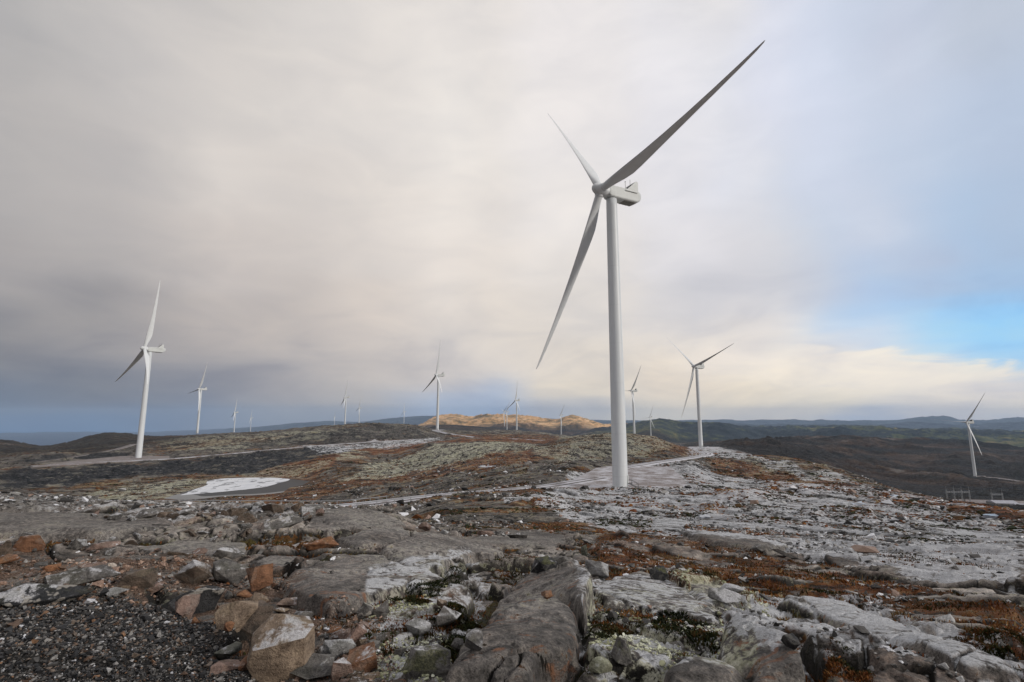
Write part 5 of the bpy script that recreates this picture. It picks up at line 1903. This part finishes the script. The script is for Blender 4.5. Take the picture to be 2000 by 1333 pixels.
def pebble_templates(n, npts=8):
    out = []
    for k in range(n):
        rg = random.Random(500 + k)
        bm = bmesh.new()
        for j in range(npts):
            v = Vector((rg.gauss(0, 1), rg.gauss(0, 1), rg.gauss(0, 1))).normalized() * rg.uniform(.42, .55)
            bm.verts.new(v)
        r_ = bmesh.ops.convex_hull(bm, input=bm.verts)
        bmesh.ops.delete(bm, geom=list({g for g in r_['geom_interior'] + r_['geom_unused'] if isinstance(g, bmesh.types.BMVert)}), context='VERTS')
        bmesh.ops.triangulate(bm, faces=bm.faces)
        bm.verts.index_update()
        out.append((np.array([v.co[:] for v in bm.verts]), np.array([[v.index for v in f.verts] for f in bm.faces])))
        bm.free()
    return out


PEB = pebble_templates(9)


def tint_material(name, stops, rough=.6, frost=0.0):
    m = bpy.data.materials.new(name)
    m.use_nodes = True
    N = NT(m.node_tree)
    t = N.attr('tint')['Fac']
    c = N.ramp(t, stops, 'CONSTANT')[0]
    pos = N.n('ShaderNodeNewGeometry').outputs['Position']
    n = N.noise(pos, 45, 5, .7)
    c = N.mix(.6, c, N.mix(1.0, c, N.ramp(n, [(.38, (.35, .35, .35)), (.62, (1.7, 1.7, 1.7))])[0], 'MULTIPLY'))
    b = N.n('ShaderNodeBsdfPrincipled')
    N.link(c, b.inputs['Base Color'])
    b.inputs['Roughness'].default_value = rough
    b.inputs['Specular IOR Level'].default_value = .3
    N.link(b.outputs[0], N.n('ShaderNodeOutputMaterial').inputs[0])
    return m


def scatter_pts(n, poly, rmin, rmax, extra=None, azlim=50):
    """points spread evenly over the view: denser close by"""
    r = rmin * (rmax / rmin) ** RNG.uniform(0, 1, n)
    a = np.radians(RNG.uniform(-azlim, azlim, n))
    X, Y = r * np.sin(a), r * np.cos(a)
    keep = np.ones(n, bool)
    if poly is not None:
        keep &= poly_sd(X, Y, poly) + .12 * fbm(X, Y, .6, 3, 91) < 0.02
    if extra is not None:
        keep &= extra(X, Y)
    return X[keep], Y[keep], r[keep]


X, Y, r = scatter_pts(230000, GRAVEL_POLY, 2.6, 9.5, azlim=54)
S = .0085 * RNG.uniform(.8, 1.2, len(X)) * np.exp(np.abs(RNG.normal(0, .55, len(X)))) * np.clip(r / 4.2, .9, 1.8) * 1.45
T = RNG.uniform(0, 1, len(X))
me = tile_mesh("gravel", PEB, X, Y, zland(X, Y) + S * RNG.uniform(-.05, .35, len(X)), S, T)
M_GRAV = tint_material("crushed stone", [(0, (.012, .012, .013)), (.22, (.028, .028, .030)), (.42, (.055, .052, .050)), (.60, (.09, .085, .08)), (.70, (.10, .062, .042)),
                                         (.78, (.15, .115, .09)), (.85, (.19, .18, .17)), (.92, (.30, .29, .28)), (.972, (.52, .52, .54)), (.988, (.20, .11, .06))])
tag(link_mesh("gravel", me, M_GRAV), kind='stuff')

RUBW = np.array([drop_land(a, b, 2.0) for a, b in [(-60, 1098), (60, 1092), (250, 1084), (420, 1092), (540, 1106), (575, 1165), (620, 1190), (700, 1200), (770, 1218), (760, 1290), (745, 1345), (600, 1400), (520, 1400), (560, 1240), (500, 1225), (450, 1215), (400, 1180), (200, 1175), (-60, 1175)]])
X, Y, r = scatter_pts(90000, RUBW, 2.6, 14, azlim=54)
S = .016 * np.exp(np.abs(RNG.normal(0, .62, len(X)))) * np.clip(r / 5, .8, 1.8)
dens = fbm(X, Y, .8, 3, 93)
k = dens > -.25
X, Y, S = X[k], Y[k], S[k]
T = RNG.uniform(0, 1, len(X))
me = tile_mesh("rubble", PEB, X, Y, zland(X, Y) + S * .1, S, T)
M_RUB = tint_material("reddish rubble", [(0, (.045, .032, .025)), (.14, (.11, .068, .045)), (.36, (.19, .12, .085)), (.56, (.27, .175, .13)), (.72, (.35, .235, .175)), (.84, (.15, .14, .13)), (.93, (.42, .36, .31)), (.985, (.30, .12, .05))])
tag(link_mesh("rubble", me, M_RUB), kind='stuff')

# chips of stone scattered thinly over all the near rock
X, Y, r = scatter_pts(26000, None, 2.8, 60, lambda x, y: (mask_at('smooth', x, y) < .5) & (mask_at('gravel', x, y) < .3) & (fbm(x, y, 1.7, 3, 95) > .12))
S = .010 * r ** .75 * np.exp(RNG.normal(0, .45, len(X))) * 1.2
T = RNG.uniform(0, 1, len(X))
me = tile_mesh("stone_chips", PEB, X, Y, zland(X, Y) + S * .12, S, T, .55)
M_CHIP = tint_material("grey stone chips", [(0, (.03, .028, .026)), (.2, (.08, .075, .07)), (.45, (.15, .14, .13)), (.62, (.24, .225, .21)), (.72, (.26, .18, .14)), (.78, (.40, .39, .38)), (.90, (.66, .66, .68))])
tag(link_mesh("stone_chips", me, M_CHIP), kind='stuff')


# ------------------------------------------------------------------ low heath plants, moss and lichen
def blades(name, X, Y, H_, W_, tint, lean=.6, per=1, material=None):
    n = len(X)
    Z = zland(X, Y)
    a = RNG.uniform(0, 2 * PI, n)
    l = RNG.normal(0, lean, n) * H_
    b_ = RNG.uniform(0, 2 * PI, n)
    dx, dy = np.cos(a) * W_ / 2, np.sin(a) * W_ / 2
    tx, ty = X + np.cos(b_) * l, Y + np.sin(b_) * l
    zb = Z - .004
    P = np.stack([np.stack([X - dx, Y - dy, zb], -1), np.stack([X + dx, Y + dy, zb], -1),
                  np.stack([tx + dx * .6, ty + dy * .6, Z + H_], -1), np.stack([tx - dx * .6, ty - dy * .6, Z + H_ * .93], -1)], 1).reshape(-1, 3)
    fc = np.arange(n * 4).reshape(n, 4)
    me = np_mesh(name, P, fc, False, None, dict(tint=tint))
    return tag(link_mesh(name, me, material), kind='stuff')


def leaf_mat(name, stops):
    m = bpy.data.materials.new(name)
    m.use_nodes = True
    N = NT(m.node_tree)
    c = N.ramp(N.attr('tint')['Fac'], stops)[0]
    b = N.n('ShaderNodeBsdfPrincipled')
    N.link(c, b.inputs['Base Color'])
    b.inputs['Roughness'].default_value = .8
    b.inputs['Specular IOR Level'].default_value = .1
    N.link(b.outputs[0], N.n('ShaderNodeOutputMaterial').inputs[0])
    return m


def vegsel(x, y):
    v = mask_at('veg', x, y)
    return (v > .45) & (mask_at('gravel', x, y) < .2)


X, Y, r = scatter_pts(330000, None, 3.2, 42, vegsel)
k = RNG.uniform(0, 1, len(X)) < .35 + .65 * sst(fbm(X, Y, .5, 3, 97), -.2, .3)
X, Y, r = X[k], Y[k], r[k]
hh = (.012 + .014 * sst(fbm(X, Y, .45, 2, 98), -.3, .6)) * RNG.uniform(.5, 1.4, len(X)) * np.clip(r / 7, .9, 2.2)
tt = np.clip(.5 + .42 * fbm(X, Y, .9, 4, 99, .6) + RNG.normal(0, .12, len(X)), 0, 1)
M_HEATH = leaf_mat("heath", [(0, (.012, .016, .006)), (.25, (.030, .034, .010)), (.42, (.070, .036, .012)), (.58, (.150, .050, .018)), (.74, (.25, .105, .030)), (.9, (.28, .19, .08)), (1, (.42, .38, .26))])
blades("heather", X, Y, hh, hh * .55, tt, .7, material=M_HEATH)

# taller dark crowberry cushions in the hollows beside the slabs
CUSH = [((940, 1090), (1040, 1085), (1110, 1110), (1090, 1125), (960, 1130)), ((735, 1150), (840, 1110), (930, 1130), (880, 1160), (760, 1180)), ((1135, 1185), (1200, 1180), (1240, 1230), (1160, 1250), (1130, 1215)),
        ((1100, 1290), (1150, 1280), (1160, 1330), (1100, 1340)), ((1270, 1205), (1400, 1200), (1440, 1260), (1330, 1290), (1280, 1240)), ((780, 1060), (830, 1055), (850, 1080), (790, 1085)),
        ((860, 1215), (930, 1215), (920, 1250), (850, 1245)), ((740, 1255), (770, 1240), (780, 1275), (745, 1280)), ((1500, 1240), (1620, 1260), (1700, 1333), (1560, 1333)), ((780, 1165), (830, 1155), (820, 1185), (780, 1185)),
        ((1300, 1170), (1360, 1180), (1380, 1215), (1310, 1200)), ((1850, 1235), (2000, 1240), (2000, 1290), (1900, 1280))]
xs_, ys_, hs_, ts_ = [], [], [], []
for j, pl in enumerate(CUSH):
    PW = np.array([drop_land(a, b, 2.3) for a, b in pl])
    lo, hi = PW[:, :2].min(0), PW[:, :2].max(0)
    n = int(min(26000, 16000 * np.prod(hi - lo) / .35))
    x = RNG.uniform(lo[0] - .1, hi[0] + .1, n)
    y = RNG.uniform(lo[1] - .1, hi[1] + .1, n)
    sd = poly_sd(x, y, PW) + .16 * fbm(x, y, .30, 3, 120 + j)
    k = (sd < 0) & (mask_at('smooth', x, y) < .4)
    x, y, sd = x[k], y[k], sd[k]
    xs_.append(x)
    ys_.append(y)
    hs_.append(RNG.uniform(.010, .032, len(x)) * (.35 + .65 * sst(-sd, 0, .12)) * (.6 + .5 * sst(fbm(x, y, .18, 2, 5), -.3, .5)))
    ts_.append(np.clip(.18 + .30 * fbm(x, y, .22, 3, 130 + j) + RNG.normal(0, .10, len(x)) + (.25 if j in (8, 11, 0) else 0), 0, 1))
X, Y, hh, tt = map(np.concatenate, (xs_, ys_, hs_, ts_))
blades("crowberry", X, Y, hh, hh * .6, tt, 1.0, material=M_HEATH)

# stones and heath clumps of the broad slopes, out to the pond and the pad
X, Y, r = scatter_pts(90000, None, 24, 330, lambda x, y: (mask_at('flat', x, y) < .1) & (fbm(x, y, 9, 3, 195) > np.where(x > 0, .22, .02)))
k = poly_sd(X, Y, POND) > 3
X, Y, r = X[k], Y[k], r[k]
S = .0036 * r * (1 - .45 * sst(r, 120, 330)) * np.exp(RNG.normal(0, .6, len(X)))
me = tile_mesh("stone_scatter", PEB, X, Y, zland(X, Y) + S * .10, S, RNG.uniform(0, 1, len(X)), .6, .3)
tag(link_mesh("stone_scatter", me, M_CHIP), kind='stuff')
X, Y, r = scatter_pts(260000, None, 30, 420, lambda x, y: (mask_at('flat', x, y) < .1) & (mask_at('veg', x, y) > .35))
k = (poly_sd(X, Y, POND) > 3) & (fbm(X, Y, 6, 3, 196) > -.15)
X, Y, r = X[k], Y[k], r[k]
S = .0034 * r * (1 - .45 * sst(r, 120, 330)) * np.exp(RNG.normal(0, .50, len(X)))
T = np.clip(.40 + .35 * fbm(X, Y, 11, 4, 197) + RNG.normal(0, .14, len(X)) + .12 * mask_at('red', X, Y), 0, .92)
me = tile_mesh("heath_clumps", PEB, X, Y, zland(X, Y) + S * .05, S, T, .5, .2)
tag(link_mesh("heath_clumps", me, M_HEATH), kind='stuff')

# straw-coloured grass in wet strips
GR = [((1500, 1200), (1700, 1230), (1990, 1300), (1990, 1250), (1750, 1200), (1560, 1170)), ((1250, 1090), (1400, 1130), (1480, 1150), (1400, 1110), (1280, 1075))]
xs_, ys_ = [], []
for pl in GR:
    PW = np.array([drop_land(a, b, 2.3) for a, b in pl])
    lo, hi = PW[:, :2].min(0), PW[:, :2].max(0)
    x = RNG.uniform(lo[0], hi[0], 26000)
    y = RNG.uniform(lo[1], hi[1], 26000)
    k = (poly_sd(x, y, PW) + .3 * fbm(x, y, .5, 3, 141) < 0) & (fbm(x, y, .35, 3, 142) > .0)
    xs_.append(x[k])
    ys_.append(y[k])
X, Y = np.concatenate(xs_), np.concatenate(ys_)
k = (RNG.uniform(0, 1, len(X)) < .75) & (mask_at('smooth', X, Y) < .05) & (mask_at('veg', X, Y) > .4)
X, Y = X[k], Y[k]
hh = RNG.uniform(.015, .055, len(X))
M_STRAW = leaf_mat("straw grass", [(0, (.05, .028, .012)), (.5, (.17, .10, .04)), (1, (.34, .24, .12))])
blades("grass", X, Y, hh, hh * .16, RNG.uniform(0, 1, len(X)), .5, material=M_STRAW)

# reindeer lichen: pale spongy tufts
X, Y, r = scatter_pts(130000, None, 3.2, 20, lambda x, y: (mask_at('pale', x, y) > .28) & (mask_at('smooth', x, y) < .4) & (fbm(x, y, .55, 3, 96) > -.10))
S = .016 * np.exp(RNG.normal(0, .45, len(X))) * np.clip(r / 5, .9, 1.6)
T = np.clip(.5 + .5 * fbm(X, Y, .35, 3, 150) + RNG.normal(0, .15, len(X)), 0, 1)
me = tile_mesh("lichen", pebble_templates(5, 12), X, Y, zland(X, Y) + S * .18, S, T, .8)
M_LICH = leaf_mat("reindeer lichen", [(0, (.17, .17, .09)), (.35, (.34, .34, .21)), (.65, (.50, .51, .37)), (1, (.66, .66, .56))])
tag(link_mesh("lichen", me, M_LICH), kind='stuff')


# ------------------------------------------------------------------ guard rails by the near road
def guardrail(P, off, t0, t1, label):
    root = empty("guardrail")
    tag(root, label, "guardrail", "guardrails along the near road")
    seg = np.linalg.norm(np.diff(P[:, :2], axis=0), axis=1)
    L = np.concatenate([[0], np.cumsum(seg)])
    tang = np.gradient(P[:, :2], axis=0)
    tang /= np.linalg.norm(tang, axis=1)[:, None]
    Q = np.column_stack([P[:, 0] - tang[:, 1] * off, P[:, 1] + tang[:, 0] * off, P[:, 2]])

    def at(s):
        return Vector([float(np.interp(s, L, Q[:, c])) for c in range(3)])
    s = t0 * L[-1]
    e = t1 * L[-1]
    first = at(s)
    root.location = first
    pts = [at(s + (e - s) * k / 40) - first for k in range(41)]
    bm = bmesh.new()
    prof = [(0, .60), (.05, .64), (0, .68), (.05, .72), (0, .76), (-.03, .76), (.01, .72), (-.03, .68), (.01, .64), (-.03, .60)]
    prev = None
    for i, p in enumerate(pts):
        d_ = (pts[min(i + 1, 40)] - pts[max(i - 1, 0)])
        nrm = Vector((-d_.y, d_.x, 0)).normalized()
        ring = [bm.verts.new(p + nrm * a + Vector((0, 0, b))) for a, b in prof]
        if prev:
            for j in range(len(prof)):
                bm.faces.new((prev[j], prev[(j + 1) % 10], ring[(j + 1) % 10], ring[j]))
        prev = ring
    link_mesh("rail", bm_mesh("rail", bm), M_STEEL, root)
    n = int((e - s) / 4)
    bm = bmesh.new()
    add_box(bm, (0, 0, .25), (.09, .14, 1.1))
    me = bm_mesh("post", bm)
    for k in range(n + 1):
        o = link_mesh("post", me, M_STEEL, root)
        o.location = at(s + (e - s) * (k + .02) / n) - first


guardrail(ROADS['near'][0], 2.9, .40, .80, "galvanised guardrail on the camera side of the near frosty road")
guardrail(ROADS['near'][0], -2.9, .44, .80, "galvanised guardrail on the pond side of the near frosty road")

# ------------------------------------------------------------------ substation down on the right
M_CONC = mat("pale concrete", (.30, .30, .28), .8, .2, .25, 1.5)
M_ROOF = mat("frosted roof", (.42, .42, .46), .7, .2, .2, 1.0)


def gantry(px, py, D, cols, span, h, rz, label, dark=False):
    rad_ = .7
    a, t = ray(px, py)
    root = empty("gantry", (D * a, D, SUBZ), rz)
    tag(root, label, "gantry", "steel gantries of the substation")
    mm = M_DARKSTEEL if dark else M_STEEL
    bm = bmesh.new()
    for sx in (-.35, .35):
        for sy in (-.35, .35):
            add_bar(bm, (sx, sy, -1), (sx * .55, sy * .55, h), .10, 5)
    for k in range(7):
        z = k * h / 7
        s0 = .35 - .16 * k / 7
        add_bar(bm, (-s0, -s0, z), (s0, -s0, z + h / 7), .05, 4)
        add_bar(bm, (s0, s0, z), (-s0, s0, z + h / 7), .05, 4)
    me = bm_mesh("column", bm)
    for k in range(cols):
        o = link_mesh("column", me, mm, root)
        o.location = (k * span, 0, 0)
    bm = bmesh.new()
    tot = span * (cols - 1)
    for zz in (h * .80, h * .80 + .7):
        for yy in (-.3, .3):
            add_bar(bm, (-.3, yy, zz), (tot + .3, yy, zz), .09, 5)
    m = int(tot / 1.2)
    for k in range(m):
        x = k * tot / m
        add_bar(bm, (x, -.3, h * .8), (x + tot / m, -.3, h * .8 + .7), .05, 4)
        add_bar(bm, (x, .3, h * .8 + .7), (x + tot / m, .3, h * .8), .05, 4)
    link_mesh("beam", bm_mesh("beam", bm), mm, root)
    bm = bmesh.new()
    for k in range(cols):
        add_bar(bm, (k * span, 0, h), (k * span, 0, h + 3.2), .06, 5)
    for k in range(cols):
        b2 = bmesh.new()
        add_bar(b2, (0, 0, h - .1), (0, 0, h + 2.6), .07, 5)
        o = link_mesh("lightning_rod", bm_mesh("lightning_rod", b2), mm, root)
        o.location = (k * span, 0, 0)
    bm.free()


gantry(1850, 975, 392, 4, 5.4, 9.5, -.05, "long lattice steel gantry with four columns at the back of the substation")
gantry(1860, 985, 382, 3, 4.4, 8.5, -.05, "darker steel gantry with three columns in front of the long one", True)
gantry(1939, 985, 388, 2, 7.5, 8.0, -.05, "short two-column gantry beside the substation building")


def building(px, D, size, rz, label, roofm=None):
    a, t = ray(px, 990)
    root = empty("substation_building", (D * a, D, SUBZ), rz)
    tag(root, label, "building")
    w, d, h = size
    bm = bmesh.new()
    add_box(bm, (0, 0, h / 2 - .5), (w, d, h + 1))
    link_mesh("wall", bm_mesh("wall", bm), M_CONC, root)
    bm = bmesh.new()
    v = [bm.verts.new(p) for p in ((-w / 2 - .4, -d / 2 - .4, h), (w / 2 + .4, -d / 2 - .4, h), (w / 2 + .4, 0, h + 1.5), (-w / 2 - .4, 0, h + 1.5), (-w / 2 - .4, d / 2 + .4, h), (w / 2 + .4, d / 2 + .4, h))]
    for f in ((0, 1, 2, 3), (3, 2, 5, 4), (0, 3, 4), (1, 5, 2), (0, 4, 5, 1)):
        bm.faces.new([v[i] for i in f])
    bmesh.ops.recalc_face_normals(bm, faces=bm.faces)
    link_mesh("roof", bm_mesh("roof", bm), M_ROOF, root)
    for k in range(3):
        bm = bmesh.new()
        add_box(bm, (-w / 2 + (k + .6) * w / 3.4, -d / 2 - .03, h * .5), (1.1, .12, 1.0))
        link_mesh("window", bm_mesh("window", bm), M_DARK, root)
    bm = bmesh.new()
    add_box(bm, (w / 2 - 1.6, -d / 2 - .03, 1.05), (1.1, .12, 2.1))
    link_mesh("door", bm_mesh("door", bm), M_DARKSTEEL, root)


building(1958, 372, (14, 9, 3.6), -.12, "long low substation building with a frosted grey roof")
building(1996, 360, (9, 7, 3.2), -.12, "smaller flat-looking substation building at the right edge of the photo")
# transformer with cooling fins
a, t = ray(1944, 985)
tr = empty("transformer", (378 * a, 378, SUBZ), -.05)
tag(tr, "squat grey transformer under the short two-column gantry", "transformer")
bm = bmesh.new()
add_box(bm, (0, 0, 1.7), (4, 2.6, 3.4))
bmesh.ops.bevel(bm, geom=list(bm.edges), offset=.08, segments=1, affect='EDGES')
link_mesh("tank", bm_mesh("tank", bm), M_CONC, tr)
for k in range(5):
    bm = bmesh.new()
    add_box(bm, (-1.6 + k * .8, -1.6, 1.6), (.35, .56, 2.4))
    link_mesh("cooling_fin", bm_mesh("cooling_fin", bm), M_STEEL, tr)
for k in range(3):
    bm = bmesh.new()
    lathe(bm, [(.16, 0), (.30, .1), (.16, .25), (.28, .4), (.14, .55), (.26, .7), (.12, .85), (.06, 1.2)], 10)
    o = link_mesh("bushing", bm_mesh("bushing", bm), M_DARKSTEEL, tr)
    o.location = (-1.2 + k * 1.2, 0, 3.38)
# mesh fence around the yard
fr_ = empty("yard_fence", (0, 0, SUBZ))
tag(fr_, "grey mesh fence along the camera side of the substation yard", "fence")
fa, fb = PY(1850, 374, SUBZ), PY(2040, 362, SUBZ)
bm = bmesh.new()
nn_ = 60
for k in range(nn_ + 1):
    p = fa + (fb - fa) * k / nn_
    add_bar(bm, (p[0], p[1], .1), (p[0], p[1], 2.2), .025, 4)
for zz in (.3, .9, 1.5, 2.15):
    add_bar(bm, (fa[0], fa[1], zz), (fb[0], fb[1], zz), .03, 4)
link_mesh("mesh_panel", bm_mesh("mesh_panel", bm), M_STEEL, fr_)
bm = bmesh.new()
add_box(bm, (0, 0, 1.1), (.14, .14, 2.6))
me = bm_mesh("post", bm)
for k in range(16):
    p = fa + (fb - fa) * k / 15
    link_mesh("post", me, M_DARKSTEEL, fr_).location = (p[0], p[1], 0)

# a small white cabin on the far moor
p = drop(1528, 857.5, y0=1200)
cb = empty("cabin", (p[0], p[1], float(zland(p[0], p[1]))), .3)
tag(cb, "tiny white cabin on the edge of the dark moor", "cabin")
bm = bmesh.new()
add_box(bm, (0, 0, 1.3), (9, 6, 4.6))
link_mesh("wall", bm_mesh("wall", bm), mat("white boards", (.75, .75, .74), .6), cb)
bm = bmesh.new()
prism(bm, [(-3.4, 3.4), (3.4, 3.4), (0, 5.6)], -4.8, 4.8)
bmesh.ops.recalc_face_normals(bm, faces=bm.faces)
link_mesh("roof", bm_mesh("roof", bm), M_ROOF, cb)

# ------------------------------------------------------------------ haze
bm = bmesh.new()
add_box(bm, (0, 0, (-345 + 330) / 2), (33000, 33000, 675))
hz = link_mesh("haze", bm_mesh("haze", bm))
tag(hz, kind='stuff')
mh = bpy.data.materials.new("haze")
mh.use_nodes = True
N = NT(mh.node_tree)
pv = N.n('ShaderNodeVolumePrincipled')
pv.inputs['Color'].default_value = (.57, .75, 1.0, 1)
pv.inputs['Density'].default_value = 4.5e-5
pv.inputs['Anisotropy'].default_value = 0.0
mo = N.n('ShaderNodeOutputMaterial')
N.link(pv.outputs[0], mo.inputs['Volume'])
hz.data.materials.append(mh)
